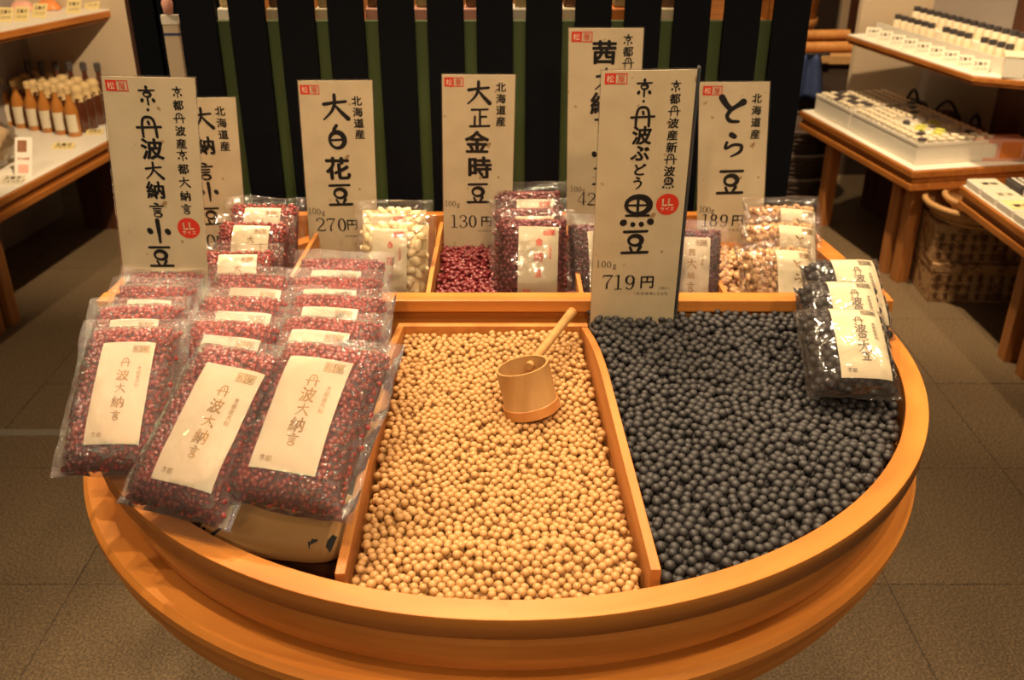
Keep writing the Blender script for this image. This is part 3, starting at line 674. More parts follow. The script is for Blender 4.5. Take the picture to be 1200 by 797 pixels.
# ================================================================== BAGS OF BEANS
def bag(name, label, W, L, T, bean_me, bean_d, core, lab, texts, seed, group, film='film', margin=(.010, .003, .013), ink='ink_gold', crinkle=.0018, haze=None):
    """a filled clear bag lying in its XY plane, top of the bag at +Y, viewer side +Z; origin at the middle of its back"""
    R = random.Random(seed)
    root = thing(name, label, 'bag', group=group)
    def hm(x, y):
        a = max(0, 1 - abs(2 * x / W) ** 3.2); b = max(0, 1 - abs(2 * y / L) ** 3.6)
        return T * (a * b) ** .42 * (1 + .10 * noise.noise((x * 22 + seed, y * 22, 1.3)))
    # core
    mb = MB(); n, m = 14, 18; vs = []; fs = []
    for sgn in (1, -1):
        o = len(vs)
        for i in range(n + 1):
            for j in range(m + 1):
                x = (i / n - .5) * W * .97; y = (j / m - .5) * L * .97; z = hm(x, y)
                vs.append((x, y, .003 + (z - bean_d * .75 if sgn > 0 else -.10 * z)))
        for i in range(n):
            for j in range(m):
                a = o + i * (m + 1) + j; q = (a, a + m + 1, a + m + 2, a + 1); fs.append(q if sgn > 0 else q[::-1])
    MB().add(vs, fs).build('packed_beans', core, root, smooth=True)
    # beans against the film
    base = np.array([v.co[:] for v in bean_me.vertices]); fc = [tuple(p.vertices) for p in bean_me.polygons]
    V, F, off = [], [], 0; st = bean_d * .80
    y = -L / 2 + bean_d * .4; row_ = 0
    while y < L / 2 - bean_d * .3:
        x = -W / 2 + bean_d * (.4 + .5 * (row_ % 2))
        while x < W / 2 - bean_d * .3:
            xx = x + R.uniform(-.25, .25) * bean_d; yy = y + R.uniform(-.25, .25) * bean_d
            z = hm(max(-W / 2 * .99, min(W / 2 * .99, xx)), max(-L / 2 * .99, min(L / 2 * .99, yy)))
            rm = np.array((Matrix.Rotation(R.uniform(0, 6.28), 3, 'Z') @ Matrix.Rotation(R.uniform(-.5, .5), 3, 'X')))
            V.append(base @ rm.T * R.uniform(.9, 1.08) + np.array((xx, yy, .003 + z - bean_d * .35 + R.uniform(-.15, .1) * bean_d)))
            F += [tuple(a + off for a in f) for f in fc]; off += len(base); x += st
        y += st * .88; row_ += 1
    me = bpy.data.meshes.new('beans'); me.from_pydata(np.concatenate(V).tolist(), [], F)
    me.polygons.foreach_set('use_smooth', [True] * len(me.polygons)); me.materials.append(bean_me.materials[0]); me.update()
    tag(link('beans', me, root), kind='stuff')
    # film: front and back sheet sealed all round
    ms, mb_, mt = margin; n, m = 26, 36; vs = []; fs = []
    x0, x1, y0, y1 = -W / 2 - ms, W / 2 + ms, -L / 2 - mb_, L / 2 + mt
    def fz(x, y):
        z = hm(max(-W / 2 * .999, min(W / 2 * .999, x)), max(-L / 2 * .999, min(L / 2 * .999, y))) if abs(x) < W / 2 and abs(y) < L / 2 else 0
        return z
    for sgn in (1, -1):
        o = len(vs)
        for i in range(n + 1):
            for j in range(m + 1):
                x = x0 + (x1 - x0) * i / n; y = y0 + (y1 - y0) * j / m; z = fz(x, y)
                edge = max(0, abs(x) - W / 2, abs(y) - L / 2)
                wv = noise.noise((x * 45 + seed, y * 45, 3.1)) * (.006 if edge > 0 else crinkle) + noise.noise((x * 140, y * 140 + seed, 7.1)) * crinkle * .5
                rim = i in (0, n) or j in (0, m)
                if sgn > 0: zz = .003 + z + bean_d * .30 + .0008 + (wv if edge > 0 else abs(wv))
                else: zz = .0015 - .12 * z + (wv if edge > 0 else -abs(wv) * .3)
                if rim: zz = .003 + wv + bean_d * .1
                sx = .004 * noise.noise((y * 18, seed, 0)) if i in (0, n) else 0
                vs.append((x + sx, y + (.004 * noise.noise((x * 18, seed, 5)) if j in (0, m) else 0), zz))
        for i in range(n):
            for j in range(m):
                a = o + i * (m + 1) + j; q = (a, a + m + 1, a + m + 2, a + 1); fs.append(q if sgn > 0 else q[::-1])
    MB().add(vs, fs).build('film', film, root, smooth=True)
    # label paper following the bulge, sandwiched under the film
    lx, ly, lw, ll, ang = lab
    ca, sa = math.cos(ang), math.sin(ang)
    def fn(u, v, l):
        x = lx + u * ca - v * sa; y = ly + u * sa + v * ca
        return (x, y, .003 + fz(x, y) + bean_d * .22 + .0006 + l + .0005 * noise.noise((x * 40, y * 40, seed)))
    vs = []; n, m = 8, 14; fs = []
    for i in range(n + 1):
        for j in range(m + 1): vs.append(fn((i / n - .5) * lw, (j / m - .5) * ll, .0007))
    for i in range(n):
        for j in range(m):
            a = i * (m + 1) + j; fs.append((a, a + m + 1, a + m + 2, a + 1))
    lb = MB().add(vs, fs).build('label', 'label', root, smooth=True)
    tx = []
    main, sub = texts; nn = len(main); s = min(ll * .70 / nn, lw * .22)
    for k, c in enumerate(main): tx.append((c, lw * .02, ll * .28 - k * (ll * .66 / nn), s * (1.15 if k % 2 else .9), .45))
    for k, c in enumerate(sub): tx.append((c, lw * .30, ll * .22 - k * s * .42, s * .40, .3))
    tx.append(('屋', lw * .34, ll * .42, lw * .13, .5)); tx.append(('松', lw * .19, ll * .42, lw * .13, .5))
    for k, c in enumerate('京都'): tx.append((c, -lw * .33 + k * lw * .1, -ll * .42, lw * .10, .2))
    letters(tx, fn, .0012).build('lettering', ink, lb)
    q = MB(); e = lw * .006
    for cx in (lw * .19, lw * .34):
        for (a, b, c, d) in ((-.075, .075, -.08, -.068), (-.075, .075, .068, .08), (-.075, -.064, -.08, .08), (.064, .075, -.08, .08)):
            q.add([fn(cx + lw * a, ll * .42 + lw * c, .0012), fn(cx + lw * b, ll * .42 + lw * c, .0012), fn(cx + lw * b, ll * .42 + lw * d, .0012), fn(cx + lw * a, ll * .42 + lw * d, .0012)], [(0, 1, 2, 3)])
    q.build('seal_mark', ink, lb)
    return root
def pose(top, pitch, yaw, L, roll=0.0, foot=False):
    """matrix that puts the middle of the bag's top edge at 'top', the bag sloping down towards the viewer at 'pitch' degrees"""
    Rm = Matrix.Rotation(math.radians(yaw), 4, 'Z') @ Matrix.Rotation(math.radians(pitch), 4, 'X') @ Matrix.Rotation(math.radians(roll), 4, 'Y')
    m = Rm.copy(); off = Rm @ Vector((0, L / 2, 0)); m.translation = Vector(top) - off if not foot else Vector(top) + off
    return m
azm = bean_mesh('azuki_bean', .0043, 'azuki', 'oval', 1)
G = 'clear bags of maroon azuki heaped in the tub'
BL_, BW_ = .166, .100
protos = []
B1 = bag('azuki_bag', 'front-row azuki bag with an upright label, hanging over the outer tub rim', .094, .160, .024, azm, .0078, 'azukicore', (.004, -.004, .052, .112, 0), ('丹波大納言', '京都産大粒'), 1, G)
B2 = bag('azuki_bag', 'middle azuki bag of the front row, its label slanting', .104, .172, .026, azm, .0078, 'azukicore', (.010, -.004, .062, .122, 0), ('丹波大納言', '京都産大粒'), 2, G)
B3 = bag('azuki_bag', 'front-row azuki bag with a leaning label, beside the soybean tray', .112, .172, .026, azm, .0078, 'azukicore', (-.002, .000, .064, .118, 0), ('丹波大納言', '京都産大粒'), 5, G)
B1.matrix_world = pose(at_z(131, 556, .822), 33, 2, .160, foot=True)
B2.matrix_world = pose(at_z(204, 604, .822), 33, -20, .172, foot=True)
B3.matrix_world = pose(at_z(332, 600, .832), 31, -14, .172, foot=True)
# the shingled rows behind, copies of the first three; (proto, top pixel, top height, pitch, yaw, where it lies)
rows = [
 (B1, (166, 362), .895, 36, 3, 'azuki bag directly behind the front bag that hangs over the rim'),
 (B1, (186, 338), .885, 40, -3, 'third azuki bag from the front in the column along the outer rim'),
 (B1, (196, 322), .872, 42, 2, 'rearmost azuki bag of the outer column, against the tall LL-stamped card'),
 (B2, (281, 382), .893, 34, -10, 'bag of azuki directly behind the middle front bag, label almost covered'),
 (B2, (290, 352), .888, 38, -5, 'bag of azuki third from the front in the middle column'),
 (B2, (302, 325), .880, 40, -4, 'bag of azuki fourth from the front in the middle column'),
 (B3, (392, 378), .897, 34, -9, 'azuki bag directly behind the front bag beside the soybean tray'),
 (B3, (400, 350), .890, 37, -6, 'bag of azuki third from the front in the column beside the soybean tray'),
 (B3, (396, 328), .884, 40, -2, 'bag of azuki fourth from the front in the column beside the soybean tray'),
 (B3, (404, 306), .878, 42, -4, 'rearmost azuki bag in the column beside the soybean tray'),
]
for pr, px, z, pi_, yw, lb in rows:
    L_ = .160 if pr is B1 else .172
    dup(pr, lb, pose(at_z(*px, z), pi_, yw, L_))
# kraft bag under the front row
kb = thing('kraft_paper_bag', 'plump brown kraft paper bag with black print lying under the front azuki bags', 'bag', at_z(336, 668, .7465) + Vector((-.017, .006, 0)), (0, 0, math.radians(-9)))
vs = []; fs = []; nu, nv = 30, 20
for i in range(nu + 1):
    x = -.078 + .156 * i / nu; e = max(0.0, 1 - abs(x / .0785) ** 6) ** .4
    for j in range(nv):
        a = 2 * math.pi * j / nv
        y = .036 + .046 * math.cos(a) * (.55 + .45 * e); z = .026 + .026 * math.copysign(abs(math.sin(a)) ** .8, math.sin(a)) * e * (1 - .25 * (x + .07)) 
        vs.append((x + .002 * noise.noise((y * 40, z * 40, 0)), y, z + .002 * noise.noise((x * 30, y * 30, 2)) * e))
for i in range(nu):
    for j in range(nv):
        j2 = (j + 1) % nv; fs.append((i * nv + j, i * nv + j2, (i + 1) * nv + j2, (i + 1) * nv + j))
fs += [tuple(range(nv)), tuple(nu * nv + j for j in range(nv - 1, -1, -1))]
MB().add(vs, fs).build('paper', 'kraft', kb, smooth=True); kb.scale = (.93, 1, 1)
def kz(x, a):
    i = int(round((x + .078) / .156 * nu)); j = int(round(a / 360 * nv)) % nv; return Vector(vs[i * nv + j])
mb = MB()
for (x, a, pts) in ((-.052, 235, [(-.006, -.003), (.003, .0035), (.006, .003), (-.002, -.005)]), (-.068, 235, [(-.002, -.002), (.002, -.002), (.002, .002), (-.002, .002)]), (.052, 240, [(-.004, -.003), (.003, .001), (.004, .003), (-.003, .003)]), (.066, 232, [(-.006, -.002), (.002, -.009), (.006, .006), (.001, .008)]), (.045, 250, [(-.001, 0), (.001, -.006), (.002, -.006), (.001, .001)])):
    p = kz(x, a + 0) if False else None
    ang = math.radians(128 if a < 238 else 122)
    i = int(round((x + .078) / .156 * nu)); c = Vector(vs[i * nv + 8]); d = Vector(vs[i * nv + 9]); t = (c - d).normalized(); nrm = Vector((0, t.z, -t.y))
    if nrm.y > 0: nrm = -nrm
    base_ = d + t * .004
    MB().add([base_ + Vector((1, 0, 0)) * u + t * v + nrm * .0012 for u, v in pts], [(0, 1, 2, 3)]).build('printed_mark', 'ink', kb)

# black soybean bags on the rim side
bbm = bean_mesh('bagged_black_bean', .0058, 'black', 'round', 2)
GB = 'clear bags of black soybeans'
K1 = bag('black_bean_bag', 'front bag of black soybeans lying on the loose black beans, its whole label showing', .096, .116, .024, bbm, .0115, 'blackbed', (.011, .002, .058, .102, 0), ('丹波黒大豆', '京都産新物'), 11, GB, 'film_soft', ink='ink_soft', margin=(.005, .005, .006))
K1.matrix_world = pose(at_z(982, 371, .858), 26, -3, .116)
dup(K1, 'second bag of black soybeans, between the front one and the pink-edged one', pose(at_z(978, 338, .864), 30, -1, .116))
dup(K1, 'rearmost bag of black soybeans, lying over the end of the wooden rail', pose(at_z(981, 311, .862), 33, 2, .116))

# small bags in the rear compartments
def small(name, proto, specs):
    for k, (px, y, pitch, yaw, lb, L_) in enumerate(specs):
        mx = pose(at_y(*px, y), pitch, yaw, L_)
        if k == 0: proto.matrix_world = mx; proto['label'] = lb
        else: dup(proto, lb, mx)
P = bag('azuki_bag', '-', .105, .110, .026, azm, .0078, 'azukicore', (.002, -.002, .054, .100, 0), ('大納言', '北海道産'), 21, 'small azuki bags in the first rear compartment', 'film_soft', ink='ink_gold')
small('azuki_bag', P, [((282, 296), .205, 58, 2, 'lowest small azuki bag in the first rear compartment, nearest the heap', .110),
                       ((300, 262), .265, 60, -4, 'middle small azuki bag in the first rear compartment', .110),
                       ((312, 241), .325, 62, -2, 'uppermost small azuki bag in the first rear compartment, against the black fence', .110)])
whm = bean_mesh('white_bean', .0095, 'white_bean', 'kidney', 2)
P = bag('white_bean_bag', '-', .098, .120, .026, whm, .0170, 'white_bean', (-.004, -.002, .050, .106, 0), ('白花豆', '北海道産'), 22, 'white bean bags in the second rear compartment', 'film_soft', ink='red')
small('white_bean_bag', P, [((464, 262), .235, 66, -2, 'front bag of large white beans beside the 270 yen card', .120),
                            ((462, 245), .300, 66, 0, 'back bag of large white beans, only its top edge showing', .120)])
kdm2 = bean_mesh('bagged_kidney', .0055, 'kidney', 'kidney', 1)
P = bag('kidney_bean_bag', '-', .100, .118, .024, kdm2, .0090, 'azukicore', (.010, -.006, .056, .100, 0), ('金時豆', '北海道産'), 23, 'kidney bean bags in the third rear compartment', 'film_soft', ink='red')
small('kidney_bean_bag', P, [((624, 256), .225, 62, -3, 'front bag of dark red kidney beans with its whole label showing', .118),
                             ((618, 243), .280, 66, 1, 'middle bag of dark red kidney beans, its label a thin strip', .118),
                             ((619, 223), .340, 68, 0, 'back bag of dark red kidney beans under the crossing seal line', .118)])
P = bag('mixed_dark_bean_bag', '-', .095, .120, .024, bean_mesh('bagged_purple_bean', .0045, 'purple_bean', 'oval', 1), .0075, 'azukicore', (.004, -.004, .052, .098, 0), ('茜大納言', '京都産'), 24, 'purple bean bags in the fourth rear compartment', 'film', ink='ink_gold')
small('mixed_dark_bean_bag', P, [((806, 268), .200, 62, -6, 'bag of purplish beans with cream label, between the 719 yen and 189 yen cards', .120),
                                 ((702, 262), .235, 60, 5, 'bag of purplish beans half hidden behind the 719 yen card, beside the kidney beans', .120)])
tgm2 = bean_mesh('bagged_tiger', .0068, 'tiger', 'oval', 2)
P = bag('tiger_bean_bag', '-', .100, .115, .026, tgm2, .0120, 'tiger', (.014, -.004, .056, .100, -.1), ('とら豆', '北海道産'), 25, 'mottled bean bags in the last rear compartment', 'film_soft', ink='ink_gold')
small('tiger_bean_bag', P, [((906, 292), .215, 50, 8, 'lowest bag of mottled beans, its label reaching down to the loose beans', .115),
                            ((912, 262), .270, 54, 4, 'middle bag of mottled beans', .115),
                            ((915, 241), .335, 58, 2, 'top bag of mottled beans at the corner of the partitioned box', .115)])

# ================================================================== BLACK SLAT FENCE AND WHAT STANDS BEHIND
fence = thing('slat_fence', 'fence of wide black slats over a green board at the back of the tub', 'fence', (-.036, .530, 0))
xs = []
for px in (236.5, 294, 351, 408, 466, 523, 580, 637, 694, 751, 808, 866, 923):
    xs.append(at_y(px, 60, .53).x + .036)
for k, x in enumerate(xs):
    MB().box(x - .0295, x + .0295, 0, .010, 0, 1.62).build('slat', 'slat', fence, bevel=0.0015)
MB().box(xs[0] - .03, xs[-1] + .03, .0265, .04, 0.30, .36).box(xs[0] - .03, xs[-1] + .03, .0105, .03, 1.50, 1.55).build('cross_rail', 'darkwood', fence)
MB().box(xs[0] - .028, xs[-1] + .028, .0110, .026, 0, 1.108).build('green_board', 'green', fence)
# slats of the receding side screen
fs2 = thing('slat_screen', 'second black slat screen set farther back, showing past the end of the fence', 'fence', (at_y(150, 60, 1.2).x, 1.2, 0))
for k in range(6):
    MB().box(.02 + k * .062, .075 + k * .062, 0, .02, 0, 1.9).build('slat', 'slat', fs2, bevel=0.001)
MB().box(.0, .42, .03, .05, 0, 1.9).build('back_board', 'darkwood', fs2)
# thin white post sign
ps = thing('post_sign', 'thin cream post with a blue line, standing between the two black screens', 'sign', (at_y(221, 170, .62).x, .62, 0))
MB().box(-.0135, .0135, 0, .008, 0, 1.105).build('post', 'beige', ps, bevel=.001)
MB().box(-.0137, .0137, -.0005, .0085, 1.072, 1.076).build('blue_line', 'blue', ps)
MB().box(-.0145, .0145, -.001, .009, 1.09, 1.106).build('post_cap', 'white', ps, bevel=.001)
MB().lathe([(0, 1.106), (.008, 1.11), (.010, 1.125), (.005, 1.14), (0, 1.145)], 10).build('finial', 'pink', ps, smooth=True)
letters([('人', 0, 0.99, .012, .5)], lambda u, v, l: (u, -l, v), .0006).build('lettering', 'ink', ps)
# counter behind the fence with packages
ct = thing('island_counter', 'dark wooden counter behind the black slat fence', 'counter', (-.03, .575, 0))
MB().box(-.48, .48, 0, .55, 1.05, 1.088).build('worktop', 'shopwood', ct, bevel=.002)
MB().box(-.47, .47, .02, .53, 0, 1.0498).build('body', 'darkwood', ct)
cols = ['white', 'cream', 'cream', 'pink', 'pink', 'pink', 'white', 'cream', 'orange', 'cream']
for k, px in enumerate((272, 329, 386, 444, 500, 558, 615, 672, 730, 785)):
    p = at_y(px, 14, .60); W_ = .042
    nm = ['white', 'cream', 'cream', 'pale pink', 'pale pink', 'pink and dark', 'grey-white', 'cream', 'orange', 'cream'][k]
    ordn = ['first', 'second', 'third', 'fourth', 'fifth', 'sixth', 'seventh', 'eighth', 'ninth', 'tenth'][k]
    t = thing('gift_packet', f'{nm} packet behind the fence, in the {ordn} gap from the thin post', 'packet', (p.x, .585, 1.0882), group='packets behind the fence')
    MB().box(-W_ / 2, W_ / 2, 0, .05, 0, .034).build('packet_body', cols[k], t, bevel=.003)
    MB().box(-W_ / 2 + .004, W_ / 2 - .004, .004, .046, .0345, .058).build('packet_top', 'brownpack' if k % 2 else 'capcloth', t, bevel=.004)

# ================================================================== SHOP COUNTERS
def counter(name, label, P0, P1, s, back, fwd, depth, zt, legs, par_h=2.3, partition=True, pilaster=None, bp='partition'):
    """P0->P1 is the front edge; the counter lies on side s of it (+1 = to the left of the direction)"""
    d = (P1 - P0); d.z = 0; rot = math.atan2(d.y, d.x); L_ = d.length
    r = thing(name, label, 'counter', (P0.x, P0.y, 0), (0, 0, rot))
    def bx(nm, mat, x0, x1, y0, y1, z0, z1, bev=.002):
        a, b = sorted((y0 * s, y1 * s)); return MB().box(x0, x1, a, b, z0, z1).build(nm, mat, r, bevel=bev)
    x0, x1 = -fwd, L_ + back
    bx('worktop', 'white', x0 + .006, x1 - .006, .006, depth, zt - .004, zt)
    bx('edge_moulding', 'shopwood', x0, x1, 0, depth, zt - .028, zt - .0042, .004)
    bx('edge_moulding', 'shopwood', x0 + .010, x1 - .01, .010, depth, zt - .048, zt - .0282, .003)
    bx('edge_moulding', 'shopwood', x0 + .002, x1 - .002, .002, depth, zt - .072, zt - .0482, .004)
    for lx in legs:
        bx('leg', 'legwood', lx, lx + .045, .05, .095, 0, zt - .0722, .002)
    if s < 0: bx('plinth', 'darkwood', x0 + .17, x1, .33, depth, 0, zt - .0722)
    return r, rot, L_
# --- beside the azuki bags
P0, P1 = at_z(0, 232, .42), at_z(124, 166, .42)
lc, lrot, lL = counter('shop_counter', 'white-topped shop counter with orange wooden edge carrying the bottles', P0, P1, 1, .36, 1.1, .46, .42, (-.02, -.10))
def on_left(x, y, z): return lc.matrix_basis @ Vector((x, y, z))
lc_m = Matrix.Translation((P0.x, P0.y, 0)) @ Matrix.Rotation(lrot, 4, 'Z')
pb = MB().box(-1.2, lL + .36, .4605, .475, 0, 2.3).build('back_panel', 'partition', lc)
MB().box(lL + .3605, lL + .385, -.02, .475, .3482, 2.3).build('end_partition', 'beige', lc)
MB().box(lL + .22, lL + .26, .02, .29, 0, .3475).build('end_panel', 'darkwood', lc)
MB().box(.18, .186, .4545, .4603, .43, 1.6).build('panel_joint', 'darkwood', lc)
# upper shelf
Q0, Q1 = at_z(0, 38, .810), at_z(134, 11, .810)
d = Q1 - Q0
us = thing('hanging_shelf', 'white shelf with an orange wooden edge, above the bottles', 'shelf', (Q0.x, Q0.y, 0), (0, 0, math.atan2(d.y, d.x)))
us_m = Matrix.Translation((Q0.x, Q0.y, 0)) @ Matrix.Rotation(math.atan2(d.y, d.x), 4, 'Z'); uL = math.hypot(d.x, d.y)
offy = 0
MB().box(-1.2, uL, 0.003, .30, .810, .814).build('shelf_top', 'white', us)
MB().box(-1.2, uL + .001, 0, .30, .786, .8098).build('edge_moulding', 'shopwood', us, bevel=.003)
MB().box(-1.2, uL - .002, .012, .30, .774, .7858).build('edge_moulding', 'shopwood', us, bevel=.002)

# bottles
def bottle_parts(root, body, cap, h, r, lab):
    MB().lathe([(0, 0), (r, 0), (r * 1.02, .004), (r * 1.02, h * .52), (r * .85, h * .62), (r * .42, h * .74), (r * .36, h * .84), (r * .42, h * .845), (r * .42, h * .86), (0, h * .86)], 18).build('glass', body, root, sharp=50)
    MB().lathe([(0, h * .861), (r * .50, h * .861), (r * .52, h * .98), (r * .3, h), (0, h)], 14).build('cap', cap, root, sharp=50)
    if lab: MB().lathe([(r * 1.045, h * .1), (r * 1.045, h * .46)], 8, a0=-2.2, a1=-.6).build('bottle_label', 'label', root, smooth=True)
def place(root, m, x, y, z, rz=0): root.matrix_world = m @ Matrix.Translation((x, y, z)) @ Matrix.Rotation(rz, 4, 'Z')
def local_of(m, px, py, z): return m.inverted() @ at_z(px, py, z)
b0 = thing('amber_bottle', 'small amber glass bottle with pale cap in the front row beside the tall azuki card', 'bottle', group='amber bottles in the front row')
bottle_parts(b0, 'amber', 'capcloth', .175, .0225, True)
first = True
bp_ = [local_of(lc_m, 89 - 15.5 * k, 159 - 2.5 * k, .4202) for k in range(6)]
for p in bp_:
    x, y = p.x, p.y
    if first: o = b0; first = False
    else: o = dup(b0, b0['label'], Matrix(), b0['group'])
    place(o, lc_m, x, y, .4202, -lrot)
j0 = thing('cloth_topped_jar', 'brown jar with a cream cloth cap standing behind the amber bottles', 'jar', group='cloth-topped jars behind the amber bottles')
MB().lathe([(0, 0), (.023, 0), (.025, .01), (.025, .12), (.018, .14), (0, .142)], 18).build('glass', 'brown_glass', j0, sharp=50)
MB().lathe([(.0258, .112), (.023, .13), (.020, .142), (.024, .150), (.017, .166), (0, .170)], 20, wob=lambda a, z: 1 + (.10 * math.sin(a * 5) if z < .12 else .02 * math.sin(a * 9))).build('cloth_cap', 'capcloth', j0, smooth=True)
k = 0
for r_ in range(3):
    for c_ in range(6):
        o = j0 if k == 0 else dup(j0, j0['label'], Matrix(), j0['group']); k += 1
        place(o, lc_m, bp_[0].x + (.058, .112, .166)[r_] + (bp_[1].x - bp_[0].x) * c_ * 1.15, bp_[0].y + .0 + (bp_[1].y - bp_[0].y) * c_ * 1.15, .4202, c_)
g0 = thing('tall_bottle', 'tall bottle with dark cap in the rear row on the bottle counter', 'bottle', group='tall dark-capped bottles in the rear row')
bottle_parts(g0, 'brown_glass', 'greycap', .215, .024, False)
k = 0
for c_ in range(6):
    o = g0 if k == 0 else dup(g0, g0['label'], Matrix(), g0['group']); k += 1
    place(o, lc_m, bp_[0].x + .222, bp_[0].y + c_ * .056, .4202)
# clear bags of dried goods on the counter
def lump_bag(name, label, m, x, y, z, w_, d_, h_, seed, fill, film='film_soft'):
    r = thing(name, label, 'bag'); place(r, m, x, y, z)
    def shp(k, sc, bump):
        vs = []; fs = []; nu, nv = 18, 12
        for j in range(nv + 1):
            th = math.pi * j / nv
            for i in range(nu):
                a = 2 * math.pi * i / nu; e = lambda t: math.copysign(abs(t) ** .75, t)
                q = Vector((e(math.sin(th)) * math.cos(a), e(math.sin(th)) * math.sin(a), math.cos(th)))
                f = 1 + bump * noise.noise(q * 2.6 + Vector((seed, 0, 0)))
                vs.append((q.x * w_ / 2 * sc * f, q.y * d_ / 2 * sc * f, h_ / 2 + max(-.495, q.z * .5 * sc * f) * h_))
        for j in range(nv):
            for i in range(nu):
                i2 = (i + 1) % nu; fs.append((j * nu + i, (j + 1) * nu + i, (j + 1) * nu + i2, j * nu + i2))
        return MB().add(vs, fs)
    shp(0, .86, .25).build('dried_goods', fill, r, smooth=True)
    shp(1, 1.0, .30).build('film', film, r, smooth=True)
    return r
lump_bag('clear_goods_bag', 'large clear bag of pale dried goods leaning on the amber bottles', lc_m, .28, .24, .4202, .26, .24, .15, 3, 'dried')
lump_bag('clear_goods_bag', 'clear bag of brownish dried goods behind the picture card', lc_m, -.02, .22, .4202, .26, .22, .16, 8, 'dried')
def tent_card(name, label, m, x, y, z, w_, h_, rz, lean, mat='label', pic=False, cat='card', group=None):
    r = thing(name, label, cat, group=group); r.matrix_world = m @ Matrix.Translation((x, y, z)) @ Matrix.Rotation(rz, 4, 'Z') @ Matrix.Rotation(-lean, 4, 'X')
    MB().box(-w_ / 2, w_ / 2, 0, .0012, 0, h_).build('card', mat, r)
    fn = lambda u, v, l: (u, -l, v)
    if pic:
        MB().box(-w_ * .36, w_ * .18, -.0008, -.0002, h_ * .62, h_ * .92).build('picture', 'brownpack', r)
        MB().box(-w_ * .30, w_ * .30, -.0008, -.0002, h_ * .08, h_ * .30).build('picture', 'pink', r)
        letters([(c, (k - 1.5) * w_ * .18, h_ * .45, w_ * .17, .4) for k, c in enumerate('京の味噌')], fn, .0008).build('lettering', 'red', r)
    else:
        letters([(c, (k - 1.0) * w_ * .26, h_ * .68, w_ * .24, .5) for k, c in enumerate('豆菓子')] + [(c, (k - 1.5) * w_ * .2, h_ * .3, w_ * .22, .3) for k, c in enumerate('380円')], fn, .0008).build('lettering', 'ink_soft', r)
    return r
p = local_of(lc_m, 34, 207, .4202)
tent_card('picture_card', 'leaning card with two small pictures and red lettering, in front of the clear bags', lc_m, p.x, p.y + .02, .4202, .055, .125, -lrot, .5, 'white', True)
p = local_of(lc_m, 15, 214, .4202)
tent_card('counter_price_card', 'small cream price card lying at the counter edge below the picture card', lc_m, p.x - .02, p.y, .4205, .07, .05, -lrot, 1.25)
p = local_of(lc_m, 72, 175, .4202)
tent_card('counter_price_card', 'yellowish price card lying in front of the amber bottles', lc_m, p.x, p.y, .4205, .075, .04, -lrot, 1.25, 'tagpaper')
p = local_of(lc_m, 112, 158, .4202)
tent_card('counter_price_card', 'small yellow price card by the wooden edge, next to the tall azuki card', lc_m, p.x, p.y + .01, .4205, .06, .035, -lrot, 1.25, 'tagpaper')
# upper shelf goods
for k, (px, py) in enumerate(((8, 26), (27, 25), (48, 21), (88, 16), (110, 11))):
    p = local_of(us_m, px, py, .8145)
    tent_card('shelf_price_card', f'cream price card on the shelf above the bottles, {["first", "second", "third", "fourth", "fifth"][k]} from the picture edge', us_m, p.x, p.y + .012, .8145, .058, .052, -lrot, .55, 'tagpaper', group='price cards on the shelf above the bottles')
for k, (px, py, m_, nm) in enumerate(((14, 8, 'brownpack', 'brown'), (38, 13, 'pink', 'pale pink'), (68, 12, 'orange', 'orange'), (98, 5, 'brownpack', 'dark brown'), (122, 2, 'capcloth', 'cream'))):
    p = local_of(us_m, px, py, .8145)
    r = thing('snack_packet', f'{nm} snack packet on the shelf above the bottles', 'packet', group='snack packets on the shelf above the bottles')
    place(r, us_m, p.x, p.y + .045, .8145, -lrot + .2 * k)
    vs = []; fs = []
    for i in range(7):
        for j in range(7):
            u, v = i / 6 - .5, j / 6 - .5; b_ = (1 - (2 * u) ** 4) * (1 - (2 * v) ** 4); vs.append((u * .085, v * .05, .002 + .034 * b_ + .003 * noise.noise((u * 6, v * 6, k))))
    for i in range(6):
        for j in range(6): a = i * 7 + j; fs.append((a, a + 7, a + 8, a + 1))
    n0 = len(vs); vs += [(x, y, 0) for x, y, z in vs]; fs += [tuple(n0 + q for q in f[::-1]) for f in fs]
    MB().add(vs, fs).build('wrapper', m_, r, smooth=True)
    MB().box(-.022, .022, -.012, .012, .0362, .0385).build('sticker', 'label', r)

# --- on the other side: far counter
P0, P1 = at_z(1070, 200, .42), at_z(940, 130, .42)
rc, rrot, rL = counter('shop_counter', 'white-topped shop counter with orange wooden edge carrying the white tray of little cups', P0, P1, -1, .02, 0, .50, .42, (.05, .13, .62))
rc_m = Matrix.Translation((P0.x, P0.y, 0)) @ Matrix.Rotation(rrot, 4, 'Z')
MB().box(.0, rL + .02, -.515, -.5005, 0, 2.3).build('back_panel', 'partition', rc)
MB().box(rL + .0205, rL + .045, -.515, -.20, .3482, 2.3).build('end_partition', 'beige', rc)
MB().box(.13, .145, -.40, -.20, 0, .347).build('side_panel', 'darkwood', rc)
MB().box(.15, .30, -.5002, -.47, .4205, 2.3).build('pilaster', 'darkwood', rc)
